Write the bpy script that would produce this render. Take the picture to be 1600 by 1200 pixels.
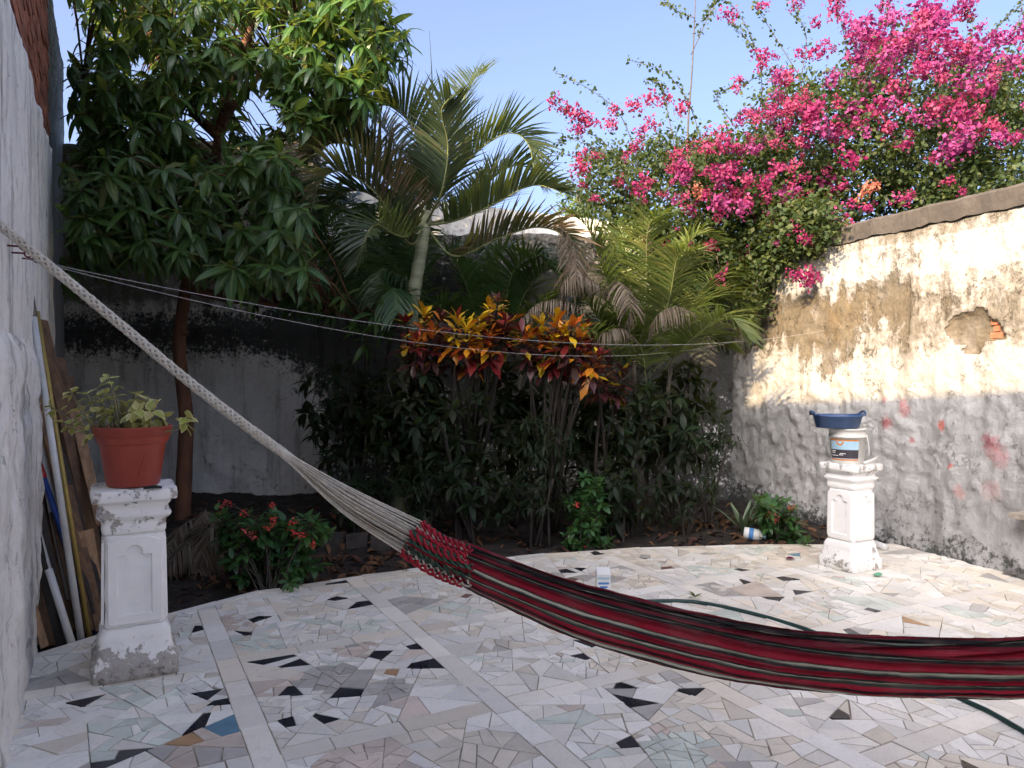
import bpy, math, random
import numpy as np
from mathutils import Vector, Matrix, noise
random.seed(11); np.random.seed(11)
R = math.radians
sc = bpy.context.scene
C = sc.collection
for o in list(bpy.data.objects): bpy.data.objects.remove(o)

# ------------------------------------------------------------------ camera, sky, sun, exposure
F = 1180.0; CAMH = 1.5; PITCH = math.atan(20/F)
cam_d = bpy.data.cameras.new('camera'); cam = bpy.data.objects.new('camera', cam_d); C.objects.link(cam)
cam.location = (0, 0, CAMH); cam.rotation_euler = (math.pi/2-PITCH, 0, 0)
cam_d.sensor_width = 36; cam_d.lens = 36*F/1600; cam_d.clip_start = .05; cam_d.clip_end = 2000
sc.camera = cam
SUN_EL = R(28.5); SUN_AZ = math.atan2(-.565, -.825)      # where the sun stands, as seen from above
w = bpy.data.worlds.new('World'); sc.world = w; w.use_nodes = True
nt = w.node_tree; nt.nodes.clear()
sky = nt.nodes.new('ShaderNodeTexSky'); sky.sky_type = 'NISHITA'; sky.sun_disc = False
sky.sun_elevation = SUN_EL; sky.sun_rotation = SUN_AZ; sky.air_density = .36; sky.dust_density = 7.0; sky.ozone_density = 6.0
bg = nt.nodes.new('ShaderNodeBackground'); bg.inputs[1].default_value = .15
wo = nt.nodes.new('ShaderNodeOutputWorld')
nt.links.new(sky.outputs[0], bg.inputs[0]); nt.links.new(bg.outputs[0], wo.inputs[0])
sl = bpy.data.lights.new('sun', 'SUN'); sl.energy = 2.0; sl.angle = R(.6); sl.color = (1, .8, .56)
so = bpy.data.objects.new('sun', sl); C.objects.link(so)
sd = Vector((math.sin(SUN_AZ)*math.cos(SUN_EL), math.cos(SUN_AZ)*math.cos(SUN_EL), math.sin(SUN_EL)))
so.rotation_euler = sd.to_track_quat('Z', 'Y').to_euler(); so.location = (-6, -4, 9)
sc.view_settings.view_transform = 'Standard'; sc.view_settings.look = 'None'
sc.view_settings.exposure = 2.6; sc.view_settings.gamma = 1
sc.view_settings.use_white_balance = True; sc.view_settings.white_balance_temperature = 8300; sc.view_settings.white_balance_tint = 10
sc.render.engine = 'CYCLES'
sc.cycles.use_adaptive_sampling = True; sc.cycles.adaptive_threshold = .03; sc.cycles.use_light_tree = False; sc.cycles.debug_use_spatial_splits = True; sc.cycles.max_bounces = 4; sc.cycles.diffuse_bounces = 3; sc.cycles.glossy_bounces = 2; sc.cycles.transmission_bounces = 3; sc.cycles.caustics_reflective = False; sc.cycles.caustics_refractive = False; sc.cycles.transparent_max_bounces = 4

# ------------------------------------------------------------------ pixel (1600x1200) -> place in the yard
cp, sp = math.cos(PITCH), math.sin(PITCH)
def ray(px, py):
    a = (px-800)/F; b = -(py-600)/F
    return Vector((a, cp+b*sp, -sp+b*cp))
def P(px, py, Z):
    r = ray(px, py); k = Z/r.y
    return Vector((r.x*k, Z, CAMH+r.z*k))
def G(px, py, z0=0.0):
    r = ray(px, py); k = (z0-CAMH)/r.z
    return Vector((r.x*k, r.y*k, z0))
def proj(p):
    v = Vector(p)-Vector((0, 0, CAMH)); d = v.y*cp-v.z*sp
    if d < .05: return (-9999, -9999, d)
    return (800+F*v.x/d, 600-F*(v.y*sp+v.z*cp)/d, d)
U = Vector((-.469, .883, 0)); V = Vector((.883, .469, 0))      # along the left wall / across the yard
def UV(u, v, z=0): return U*u+V*v+Vector((0, 0, z))
RC = Vector((2.62, 8.5, 0)); RD = Vector((.352, -.936, 0)); RN = Vector((-.936, -.352, 0))   # right wall: far corner, direction, normal
def RW(px, py):
    r = ray(px, py); o = Vector((0, 0, CAMH)); k = (RC-o).dot(RN)/r.dot(RN)
    p = o+r*k
    return p
def RWs(px, py):
    p = RW(px, py); return ((p-RC).dot(RD), p.z)

# ------------------------------------------------------------------ object helpers
def tag(o, label=None, cat=None, group=None, kind=None):
    if label: o['label'] = label
    if cat: o['category'] = cat
    if group: o['group'] = group
    if kind: o['kind'] = kind
    return o
def thing(name, label, cat, loc, group=None):
    o = bpy.data.objects.new(name, None); C.objects.link(o); o.location = loc; o.empty_display_size = .1
    return tag(o, label, cat, group)
def base_of(p):
    b = Vector((0, 0, 0))
    while p is not None: b += Vector(p.get('_b', (0, 0, 0))); p = p.parent
    return b
def link(o, parent=None):
    C.objects.link(o)
    if parent is not None:
        o.parent = parent
        if parent.type == 'EMPTY': o.matrix_parent_inverse = Matrix.Translation(-Vector(parent.location))
    return o
def mesh_obj(name, verts, faces, m, parent=None, smooth=False, fmat=None):
    me = bpy.data.meshes.new(name); me.from_pydata([tuple(v) for v in verts], [], faces)
    ms = m if isinstance(m, (list, tuple)) else [m]
    for x in ms: me.materials.append(x)
    if fmat is not None: me.polygons.foreach_set('material_index', fmat)
    if smooth: me.polygons.foreach_set('use_smooth', [True]*len(me.polygons))
    me.update()
    return link(bpy.data.objects.new(name, me), parent)
def np_mesh(name, Vv, Q, smooth=True):
    """Vv (n,3), Q (k,4)"""
    me = bpy.data.meshes.new(name); n = len(Vv); k = len(Q)
    me.vertices.add(n); me.vertices.foreach_set('co', np.asarray(Vv, dtype=np.float32).ravel())
    me.loops.add(k*4); me.loops.foreach_set('vertex_index', np.asarray(Q, dtype=np.int32).ravel())
    me.polygons.add(k); me.polygons.foreach_set('loop_start', np.arange(0, k*4, 4, dtype=np.int32))
    try: me.polygons.foreach_set('loop_total', np.full(k, 4, dtype=np.int32))
    except Exception: pass
    me.update(calc_edges=True); me.validate()
    if smooth: me.polygons.foreach_set('use_smooth', np.ones(k, dtype=bool))
    return me
def attr(me, name, vals):
    a = me.attributes.new(name, 'FLOAT', 'POINT'); a.data.foreach_set('value', np.asarray(vals, dtype=np.float32))

class MB:
    def __init__(s): s.v = []; s.f = []; s.m = []; s.starts = []
    def add(s, vs, fs, mi=0):
        o = len(s.v); s.starts.append((o, len(s.f))); s.v += [tuple(x) for x in vs]; s.f += [tuple(i+o for i in f) for f in fs]; s.m += [mi]*len(fs)
    def beam(s, a, b, wd, th, side=None, mi=0, jit=0):
        a = Vector(a); b = Vector(b); d = (b-a).normalized()
        x = Vector(side) if side else d.cross(Vector((0, 0, 1)))
        x = (x-d*x.dot(d)).normalized(); y = d.cross(x)
        vs = []
        for p in (a, b):
            for i, j in ((-1, -1), (1, -1), (1, 1), (-1, 1)): vs.append(p+x*i*wd/2+y*j*th/2+d*random.uniform(-jit, jit))
        s.add(vs, [(3, 2, 1, 0), (4, 5, 6, 7), (0, 1, 5, 4), (1, 2, 6, 5), (2, 3, 7, 6), (3, 0, 4, 7)], mi)
    def tube(s, pts, rad, n=6, mi=0, cap=True):
        pts = [Vector(p) for p in pts]; rs = rad if isinstance(rad, (list, tuple)) else [rad]*len(pts)
        t0 = (pts[1]-pts[0]).normalized(); x = t0.cross(Vector((0, 0, 1)))
        if x.length < .05: x = t0.cross(Vector((1, 0, 0)))
        x.normalize(); vs = []; fs = []
        for i, p in enumerate(pts):
            t = (pts[min(i+1, len(pts)-1)]-pts[max(i-1, 0)]).normalized()
            x = (x-t*x.dot(t)).normalized(); y = t.cross(x)
            for k in range(n):
                a = 2*math.pi*k/n; vs.append(p+(x*math.cos(a)+y*math.sin(a))*rs[i])
        for i in range(len(pts)-1):
            for k in range(n):
                a = i*n+k; b = i*n+(k+1) % n; fs.append((a, b, b+n, a+n))
        if cap: fs.append(tuple(range(n-1, -1, -1))); fs.append(tuple((len(pts)-1)*n+k for k in range(n)))
        s.add(vs, fs, mi)
    def lathe(s, prof, c, n=32, mi=0, ax=None):
        c = Vector(c); vs = []; fs = []
        for r, z in prof:
            for k in range(n):
                a = 2*math.pi*k/n; vs.append(c+Vector((r*math.cos(a), r*math.sin(a), z)))
        for i in range(len(prof)-1):
            for k in range(n):
                a = i*n+k; b = i*n+(k+1) % n; fs.append((a, b, b+n, a+n))
        s.add(vs, fs, mi)
    def objs(s, name, m, parent=None, smooth=True):
        st = s.starts+[(len(s.v), len(s.f))]
        for (v0, f0), (v1, f1) in zip(st[:-1], st[1:]): mesh_obj(name, s.v[v0:v1], [tuple(i-v0 for i in f) for f in s.f[f0:f1]], m, parent, smooth)
    def obj(s, name, m, parent=None, smooth=False): return mesh_obj(name, s.v, s.f, m, parent, smooth, s.m)
def catmull(pts, n):
    pts = [Vector(p) for p in pts]; q = [pts[0]*2-pts[1]]+pts+[pts[-1]*2-pts[-2]]; out = []
    for i in range(1, len(q)-2):
        for k in range(n):
            t = k/n; a, b, c, d = q[i-1:i+3]
            out.append(.5*((2*b)+(c-a)*t+(2*a-5*b+4*c-d)*t*t+(3*b-a-3*c+d)*t**3))
    out.append(pts[-1]); return out

# ------------------------------------------------------------------ materials
class NB:
    def __init__(s, name):
        s.m = bpy.data.materials.new(name); s.m.use_nodes = True; s.t = s.m.node_tree; s.t.nodes.clear()
        s.out = s.n('OutputMaterial')
    def n(s, k, **kw):
        x = s.t.nodes.new('ShaderNode'+k)
        for a, b in kw.items(): setattr(x, a, b)
        return x
    def l(s, a, b): s.t.links.new(a, b)
    def put(s, sock, v):
        if hasattr(v, 'default_value') or hasattr(v, 'is_linked'): s.l(v, sock)
        elif isinstance(v, (tuple, list)): sock.default_value = (*v[:3], 1) if len(sock.default_value) == 4 else v
        else: sock.default_value = v
    def coord(s): 
        if not hasattr(s, '_c'): s._c = s.n('TexCoord').outputs['Object']
        return s._c
    def noise(s, scale, detail=4, rough=.6, vec=None, stretch=None):
        x = s.n('TexNoise'); x.inputs['Scale'].default_value = scale; x.inputs['Detail'].default_value = detail; x.inputs['Roughness'].default_value = rough
        v = vec or s.coord()
        if stretch:
            mp = s.n('Mapping'); mp.inputs['Scale'].default_value = stretch; s.l(v, mp.inputs['Vector']); v = mp.outputs[0]
        s.l(v, x.inputs['Vector']); return x.outputs['Fac']
    def math(s, op, a, b=None, clamp=False):
        x = s.n('Math', operation=op); x.use_clamp = clamp; s.put(x.inputs[0], a)
        if b is not None: s.put(x.inputs[1], b)
        return x.outputs[0]
    def ramp(s, v, lo, hi, a=0., b=1.):
        x = s.n('MapRange'); x.interpolation_type = 'SMOOTHSTEP'; s.put(x.inputs[0], v)
        for i, q in enumerate((lo, hi, a, b)): x.inputs[i+1].default_value = q
        return x.outputs[0]
    def mix(s, f, a, b, blend='MIX'):
        x = s.n('Mix', data_type='RGBA', blend_type=blend); s.put(x.inputs[0], f); s.put(x.inputs[6], a); s.put(x.inputs[7], b); return x.outputs[2]
    def attr(s, name):
        return s.n('Attribute', attribute_name=name).outputs['Fac']
    def bump(s, h, strength=.5, dist=.01, nrm=None):
        x = s.n('Bump'); x.inputs['Strength'].default_value = strength; x.inputs['Distance'].default_value = dist; s.l(h, x.inputs['Height'])
        if nrm is not None: s.l(nrm, x.inputs['Normal'])
        return x.outputs[0]
    def rand(s):
        a = s.n('NewGeometry').outputs['Random Per Island']; b = s.n('ObjectInfo').outputs['Random']
        return s.math('FRACT', s.math('ADD', a, b))
    def finish(s, col, rough=.6, nrm=None, spec=.4, trans=0, tcol=None, metal=0, coat=0):
        p = s.n('BsdfPrincipled'); s.put(p.inputs['Base Color'], col); s.put(p.inputs['Roughness'], rough)
        p.inputs['Specular IOR Level'].default_value = spec; p.inputs['Metallic'].default_value = metal
        if coat: p.inputs['Coat Weight'].default_value = coat
        if nrm is not None: s.l(nrm, p.inputs['Normal'])
        o = p.outputs[0]
        if trans:
            t = s.n('BsdfTranslucent'); s.put(t.inputs[0], tcol if tcol is not None else col)
            mx = s.n('MixShader'); mx.inputs[0].default_value = trans; s.l(o, mx.inputs[1]); s.l(t.outputs[0], mx.inputs[2]); o = mx.outputs[0]
        s.l(o, s.out.inputs[0]); return s.m
def simple(name, c1, c2=None, scale=8, rough=.6, bump=.0, spec=.4, metal=0, var=0, detail=5, stretch=None):
    b = NB(name); c2 = c2 or tuple(x*.7 for x in c1)
    f = b.noise(scale, detail, .65, stretch=stretch); col = b.mix(b.ramp(f, .3, .7), c1, c2)
    if var:
        r = b.rand(); hs = b.n('HueSaturation'); b.l(b.ramp(r, 0, 1, 1-var, 1+var), hs.inputs['Value']); b.l(col, hs.inputs['Color']); col = hs.outputs[0]
    nr = b.bump(b.noise(scale*5, 4), bump, .01) if bump else None
    return b.finish(col, rough, nr, spec, metal=metal)
def leafmat(name, cols, rough=.4, trans=.3, tcol=None, spec=.45, dry=None, edge=None, vein=False):
    b = NB(name); r = b.rand(); rp = b.n('ValToRGB'); e = rp.color_ramp.elements
    e[0].color = (*cols[0], 1); e[1].color = (*cols[-1], 1); e[1].position = 1
    for i, c in enumerate(cols[1:-1]): q = e.new((i+1)/(len(cols)-1)); q.color = (*c, 1)
    b.l(r, rp.inputs[0]); col = rp.outputs[0]
    if vein: col = b.mix(b.ramp(b.attr('rib'), .78, 1., 0, .55), col, (.22, .3, .1))
    if dry: col = b.mix(b.ramp(b.math('ADD', b.attr('dry'), b.math('MULTIPLY', b.math('SUBTRACT', b.noise(9, 3), .5), .6)), .35, .75), col, b.mix(b.noise(20, 2), dry, tuple(x*.45 for x in dry)))
    if edge: col = b.mix(b.ramp(b.attr('edge'), .55, .8), col, edge)
    col2 = col
    return b.finish(col2, rough, None, spec, trans, tcol if tcol is not None else b.mix(.55, col2, (.35, .45, .06)))

M = {}
# weathered lime-washed plaster. attributes: peel (bare ochre render), moss (black growth), and a wear tone that also dims sunlit zones
def plaster(name, white=(.68, .67, .66), ochre=(.36, .27, .15), moss=(.03, .032, .03), grime=.5, splats=(), cracks=.3, lump=.02):
    b = NB(name); co = b.coord()
    n1 = b.noise(1.6, 6, .65); n2 = b.noise(7, 8, .7); n3 = b.noise(26, 6, .7); st = b.noise(3.2, 6, .65, stretch=(2.2, 2.2, .28))
    base = b.mix(b.ramp(n1, .35, .7, 0, .6), white, tuple(x*.8 for x in white))
    base = b.mix(b.ramp(n3, .5, .72, 0, .45), base, tuple(x*.55 for x in white))
    base = b.mix(b.ramp(st, .48, .72, 0, grime), base, (.16, .155, .14))
    pk = b.math('ADD', b.attr('peel'), b.math('MULTIPLY', b.math('SUBTRACT', b.math('ADD', b.math('MULTIPLY', n2, .5), b.math('ADD', b.math('MULTIPLY', st, .38), b.math('MULTIPLY', n3, .12))), .5), 1.7))
    pm = b.ramp(pk, .42, .64)
    och = b.mix(b.ramp(n3, .3, .7), ochre, tuple(x*.6 for x in ochre)); och = b.mix(b.ramp(n1, .45, .65, 0, .6), och, tuple(x*.45 for x in white)); och = b.mix(b.ramp(st, .5, .75, 0, .55), och, (.2, .18, .13))
    col = b.mix(pm, base, och)
    wk = b.math('ADD', b.attr('worn_sun_dim'), b.math('MULTIPLY', b.math('SUBTRACT', b.math('ADD', b.math('MULTIPLY', n2, .45), b.math('ADD', b.math('MULTIPLY', st, .3), b.math('MULTIPLY', n3, .25))), .5), 2.2))
    col = b.mix(b.ramp(wk, .3, .75, 0, .85), col, b.mix(n3, (.16, .132, .095), (.07, .062, .05)))  # wear tone, also painted in to hold down sun glare on upper walls
    # a few crack lines in the render
    vo = b.n('TexVoronoi', feature='DISTANCE_TO_EDGE'); vo.inputs['Scale'].default_value = 4.0
    wv = b.n('Mix', data_type='VECTOR'); wv.inputs[0].default_value = .4; b.l(co, wv.inputs[4]); nz = b.n('TexNoise'); nz.inputs['Scale'].default_value = 3.3; nz.inputs['Detail'].default_value = 6; nz.inputs['Roughness'].default_value = .7; b.l(co, nz.inputs['Vector']); b.l(nz.outputs['Color'], wv.inputs[5]); b.l(wv.outputs[1], vo.inputs['Vector'])
    crack = b.math('MULTIPLY', b.ramp(vo.outputs['Distance'], .0, .018, 1, 0), b.ramp(n2, .48, .6))
    col = b.mix(b.math('MULTIPLY', crack, cracks), col, (.09, .07, .05))
    mk = b.math('ADD', b.attr('moss'), b.math('MULTIPLY', b.math('SUBTRACT', b.math('ADD', b.math('MULTIPLY', n2, .42), b.math('MULTIPLY', n3, .58)), .5), 2.1))
    col = b.mix(b.ramp(mk, .42, .68, 0, .93), col, b.mix(n2, moss, tuple(x*2.6 for x in moss)))
    spn = b.noise(17, 6, .7) if splats else None
    for (p, r, c, dens) in splats:
        d = b.n('VectorMath', operation='DISTANCE'); b.l(co, d.inputs[0]); d.inputs[1].default_value = p
        k = b.math('SUBTRACT', 1., b.math('DIVIDE', d.outputs['Value'], r))
        k = b.math('ADD', k, b.math('MULTIPLY', b.math('SUBTRACT', spn, .5), 1.5))
        col = b.mix(b.ramp(k, .25, .8, 0, dens), col, c)
    hgt = b.math('ADD', b.math('MULTIPLY', n2, .6), b.math('ADD', b.math('MULTIPLY', n3, .35), b.math('MULTIPLY', b.noise(90, 4), .12)))
    hgt = b.math('SUBTRACT', hgt, b.math('ADD', b.math('MULTIPLY', pm, .5), b.math('MULTIPLY', crack, .5)))
    return b.finish(col, .9, b.bump(hgt, .9, lump), .15)

def paint_chip(name, white=(.87, .84, .79), dirt=1.):
    b = NB(name); n1 = b.noise(9, 7, .7); n2 = b.noise(38, 6, .7); n3 = b.noise(3, 5)
    z = b.n('SeparateXYZ'); b.l(b.coord(), z.inputs[0])
    low = b.ramp(z.outputs[2], .0, .3, .24*dirt, 0); hi = b.ramp(z.outputs[2], .62, .8, 0, .12)
    col = b.mix(b.ramp(n3, .35, .7, 0, .5), white, tuple(x*.86 for x in white))
    k = b.math('ADD', b.math('ADD', b.math('MULTIPLY', n1, .62), b.math('MULTIPLY', n2, .38)), b.math('ADD', low, hi))
    ch = b.ramp(k, .64, .68)
    col = b.mix(b.math('MULTIPLY', ch, .85), col, b.mix(n2, (.46, .4, .33), (.2, .18, .16)))
    col = b.mix(b.ramp(k, .74, .86, 0, .8), col, (.07, .065, .06))
    h = b.math('SUBTRACT', b.math('MULTIPLY', n2, .5), ch)
    return b.finish(col, .75, b.bump(h, .6, .006), .3)

def tile_mat(name, c, c2=None, speck=.25, rough=.35):
    b = NB(name); c2 = c2 or tuple(x*.8 for x in c)
    r = b.rand(); n = b.noise(60, 4, .7); n2 = b.noise(5, 5, .6); n3 = b.noise(1.3, 5, .6)
    hs = b.n('HueSaturation'); b.l(b.ramp(r, 0, 1, .86, 1.08), hs.inputs['Value']); b.l(b.mix(b.ramp(n2, .35, .7), c, c2), hs.inputs['Color'])
    col = b.mix(b.ramp(n, .5, .75, 0, speck), hs.outputs[0], (.28, .26, .24))
    col = b.mix(b.ramp(n3, .5, .75, 0, .16), col, (.36, .3, .22))
    return b.finish(col, b.ramp(n2, .3, .7, rough-.08, rough+.22), b.bump(b.noise(140, 3), .12, .002), .45)

M['t'] = [tile_mat('tile_white', (.9, .86, .79), (.84, .8, .72)), tile_mat('tile_speckled', (.86, .81, .72), (.78, .73, .64), speck=.3), tile_mat('tile_cream', (.85, .76, .63), (.79, .7, .57)),
          tile_mat('tile_beige', (.78, .7, .58)), tile_mat('tile_pinkish', (.76, .63, .53)), tile_mat('tile_mint', (.74, .78, .68)),
          tile_mat('tile_grey', (.56, .52, .47), speck=.4), tile_mat('tile_black', (.012, .014, .022), (.03, .03, .04), .15, .25),
          tile_mat('tile_blue', (.14, .3, .4)), tile_mat('tile_orange', (.55, .32, .17)), tile_mat('tile_maroon', (.2, .11, .08)), tile_mat('tile_strip', (.9, .84, .74), (.84, .77, .67))]
M['grout'] = simple('grout', (.52, .45, .35), (.24, .19, .135), 9, .95, .4)
M['soil'] = simple('soil', (.035, .027, .021), (.012, .01, .009), 5, .95, 1.)
M['brick'] = simple('brick', (.36, .13, .075), (.25, .085, .05), 14, .9, .5, var=.25)
M['mortar'] = simple('mortar', (.36, .31, .25), (.22, .19, .16), 12, .95, .5)
M['concrete'] = simple('concrete', (.075, .065, .058), (.04, .035, .031), 4, .95, .9)
M['bark'] = simple('mango_bark', (.2, .085, .045), (.1, .048, .03), 9, .85, .8, stretch=(1, 1, .35))
M['cane'] = simple('cane_bark', (.075, .062, .048), (.04, .033, .027), 12, .85, .5)
M['palm_trunk'] = simple('palm_trunk', (.27, .29, .19), (.16, .18, .11), 5, .7, .3, stretch=(1, 1, 4))
M['rachis'] = simple('palm_midrib', (.17, .19, .075), (.1, .12, .05), 6, .6, .2)
M['wood'] = simple('old_wood', (.16, .085, .045), (.07, .04, .024), 5, .85, .6, var=.35, stretch=(6, 6, .6))
M['wood_pale'] = simple('pale_wood', (.34, .2, .11), (.18, .1, .055), 5, .85, .5, var=.25, stretch=(6, 6, .6))
M['wood_dark'] = simple('dark_wood', (.045, .036, .03), (.02, .017, .015), 5, .9, .6, var=.3, stretch=(6, 6, .6))
M['pvc'] = simple('white_pvc', (.62, .62, .6), (.48, .47, .44), 3, .4, .05)
M['brass'] = simple('yellow_pole', (.42, .3, .08), (.3, .2, .06), 6, .35, .05, metal=.3)
M['steel'] = simple('grey_metal', (.24, .24, .23), (.13, .12, .11), 9, .5, .2, metal=.5)
M['blue'] = simple('blue_plastic', (.02, .07, .28), (.015, .05, .2), 5, .4)
M['red'] = simple('red_plastic', (.5, .03, .03), (.4, .02, .02), 5, .4)
M['pot'] = simple('terracotta_plastic', (.37, .06, .035), (.29, .042, .026), 3, .42, .05, spec=.45)
M['rope'] = simple('rope_cream', (.66, .6, .5), (.5, .44, .35), 60, .9, .4)
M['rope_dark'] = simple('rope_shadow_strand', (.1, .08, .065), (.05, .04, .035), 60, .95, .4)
M['wire'] = simple('wire', (.42, .4, .38), (.28, .26, .25), 20, .5)
M['hose'] = simple('green_hose', (.012, .05, .042), (.008, .035, .03), 20, .4)
M['rust'] = simple('rust', (.17, .045, .035), (.09, .025, .02), 40, .8, .4)
M['black'] = simple('blackened', (.015, .014, .013), (.03, .027, .025), 20, .8)
M['bucket'] = simple('bucket_plastic', (.66, .65, .6), (.56, .55, .5), 4, .45)
M['navy'] = simple('navy_plastic', (.03, .075, .17), (.022, .055, .13), 4, .4)
M['lab_dark'] = simple('label_dark', (.05, .042, .05), (.04, .035, .04), 4, .5)
M['lab_orange'] = simple('label_orange', (.65, .22, .04), (.55, .18, .03), 4, .5)
M['lab_blue'] = simple('label_light_blue', (.38, .55, .64), (.3, .48, .58), 4, .5)
M['lab_blue2'] = simple('label_blue', (.05, .22, .5), (.05, .2, .42), 4, .5)
M['lab_white'] = simple('label_white', (.75, .75, .73), (.65, .65, .63), 4, .5)
M['paint'] = paint_chip('chipped_white_paint'); M['paint2'] = paint_chip('chipped_white_paint_cleaner', (.87, .85, .81), .55)
M['mango'] = leafmat('mango_leaf', [(.015, .052, .018), (.024, .078, .021), (.036, .105, .026), (.06, .14, .032)], .38, .32, spec=.5, vein=True)
M['mango_old'] = leafmat('mango_leaf_varied', [(.012, .042, .02), (.032, .09, .024), (.06, .115, .03), (.09, .1, .035), (.022, .06, .024)], .42, .3, spec=.4, vein=True)
M['palm'] = leafmat('palm_leaf', [(.026, .046, .028), (.036, .057, .033), (.05, .068, .037)], .4, .26, dry=(.2, .125, .09))
M['palm_dark'] = leafmat('palm_leaf_dark', [(.015, .055, .02), (.025, .075, .025), (.04, .095, .03)], .4, .25, dry=(.2, .14, .09))
M['areca'] = leafmat('areca_leaf', [(.045, .08, .022), (.075, .105, .03), (.12, .135, .04)], .4, .32, dry=(.3, .2, .1))
M['dry'] = leafmat('dry_leaf', [(.07, .055, .04), (.11, .085, .062), (.17, .14, .11)], .8, .12, tcol=(.2, .13, .08), spec=.15)
M['litter'] = leafmat('fallen_leaf', [(.05, .03, .02), (.11, .055, .03), (.16, .085, .045), (.07, .03, .03)], .85, .08, tcol=(.12, .06, .03), spec=.15)
M['boug'] = leafmat('bougainvillea_leaf', [(.012, .026, .01), (.02, .038, .013), (.034, .054, .018), (.055, .066, .025)], .6, .2, spec=.2)
M['bract'] = [leafmat('bract_magenta', [(.2, .012, .07), (.26, .022, .1), (.3, .05, .14), (.15, .006, .045)], .6, .4, tcol=(.32, .02, .12), spec=.2),
              leafmat('bract_violet', [(.19, .016, .095), (.24, .032, .135), (.3, .07, .19), (.14, .008, .065)], .6, .4, tcol=(.3, .03, .16), spec=.2),
              leafmat('bract_rose', [(.24, .018, .07), (.29, .035, .1), (.34, .07, .13)], .6, .4, tcol=(.33, .04, .11), spec=.2),
              leafmat('bract_salmon', [(.4, .09, .08), (.45, .15, .11), (.48, .22, .15)], .6, .4, tcol=(.5, .2, .12), spec=.2)]
M['croton'] = [leafmat('croton_yellow', [(.62, .38, .02), (.7, .46, .03), (.5, .36, .03), (.65, .25, .02)], .35, .2, tcol=(.7, .45, .04)),
               leafmat('croton_orange', [(.5, .13, .015), (.55, .2, .02), (.4, .05, .015)], .35, .2, tcol=(.6, .16, .03)),
               leafmat('croton_red', [(.13, .012, .014), (.2, .02, .018), (.08, .012, .014)], .35, .15, tcol=(.35, .03, .03)),
               leafmat('croton_maroon', [(.05, .014, .02), (.085, .02, .022), (.035, .03, .018)], .35, .12, tcol=(.14, .03, .03))]
M['euph'] = leafmat('thorn_leaf', [(.02, .08, .028), (.032, .11, .034), (.048, .145, .04)], .4, .25)
M['euph_fl'] = leafmat('thorn_flower', [(.6, .03, .03), (.7, .06, .05), (.75, .1, .08)], .5, .25, tcol=(.7, .06, .05))
M['varieg'] = leafmat('variegated_leaf', [(.33, .36, .08), (.44, .42, .12), (.52, .44, .18)], .5, .28, edge=(.75, .68, .34))
M['varieg_stem'] = simple('succulent_stem', (.24, .22, .11), (.15, .12, .07), 20, .7)
M['agave'] = leafmat('agave_leaf', [(.09, .14, .085), (.13, .18, .1)], .5, .1)
M['fartree'] = leafmat('far_tree_leaf', [(.08, .13, .06), (.13, .18, .08)], .6, .3)

# ------------------------------------------------------------------ walls
def nz(p, s=1.): return noise.noise(Vector(p)*s)
def grid_wall(name, o, d, n, L, H, res, disp, m, parent=None, attrs=None, keep=None, depth=.25, ztop=None):
    """relief sheet on a wall; o origin, d along, n outwards. disp(s,z)->metres, attrs: name->f(s,z)"""
    o = Vector(o); ns = int(L/res)+1; vs = []; at = {k: [] for k in (attrs or {})}
    nzr = int(H/res)+1
    for j in range(nzr+1):
        for i in range(ns+1):
            s = L*i/ns; z = H*j/nzr
            zt = z*(ztop(s)/H if ztop else 1)
            q = o+d*s+n*disp(s, zt); vs.append((q.x, q.y, o.z+zt))
            for k in at: at[k].append(attrs[k](s, zt))
    fs = []
    for j in range(nzr):
        for i in range(ns):
            if keep and not keep(L*(i+.5)/ns, H*(j+.5)/nzr): continue
            a = j*(ns+1)+i; fs.append((a, a+1, a+ns+2, a+ns+1))
    if depth:
        # close the body: back, top and both ends
        def back(i, j):
            z = H*j/nzr; s = L*i/ns; zt = z*(ztop(s)/H if ztop else 1)
            q = o+d*s-n*depth; return (q.x, q.y, o.z+zt)
        def rim(idx):
            b0 = len(vs)
            for (i, j) in idx:
                vs.append(back(i, j))
                for k in at: at[k].append(0.)
            for t in range(len(idx)-1):
                a = idx[t][1]*(ns+1)+idx[t][0]; b = idx[t+1][1]*(ns+1)+idx[t+1][0]; fs.append((a, b, b0+t+1, b0+t))
            return b0
        rim([(i, nzr) for i in range(ns+1)]); rim([(0, j) for j in range(nzr, -1, -1)]); rim([(ns, j) for j in range(nzr+1)])
        b0 = len(vs)
        for (i, j) in ((0, 0), (ns, 0), (ns, nzr), (0, nzr)):
            vs.append(back(i, j))
            for k in at: at[k].append(0.)
        fs.append((b0, b0+1, b0+2, b0+3))
    ob = mesh_obj(name, vs, fs, m, parent, True)
    for k in at: attr(ob.data, k, at[k])
    return ob
def box_obj(name, m, parent, corners_bottom, z0, z1):
    vs = [(p[0], p[1], z0) for p in corners_bottom]+[(p[0], p[1], z1) for p in corners_bottom]
    return mesh_obj(name, vs, [(3, 2, 1, 0), (4, 5, 6, 7), (0, 1, 5, 4), (1, 2, 6, 5), (2, 3, 7, 6), (3, 0, 4, 7)], m, parent)

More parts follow.
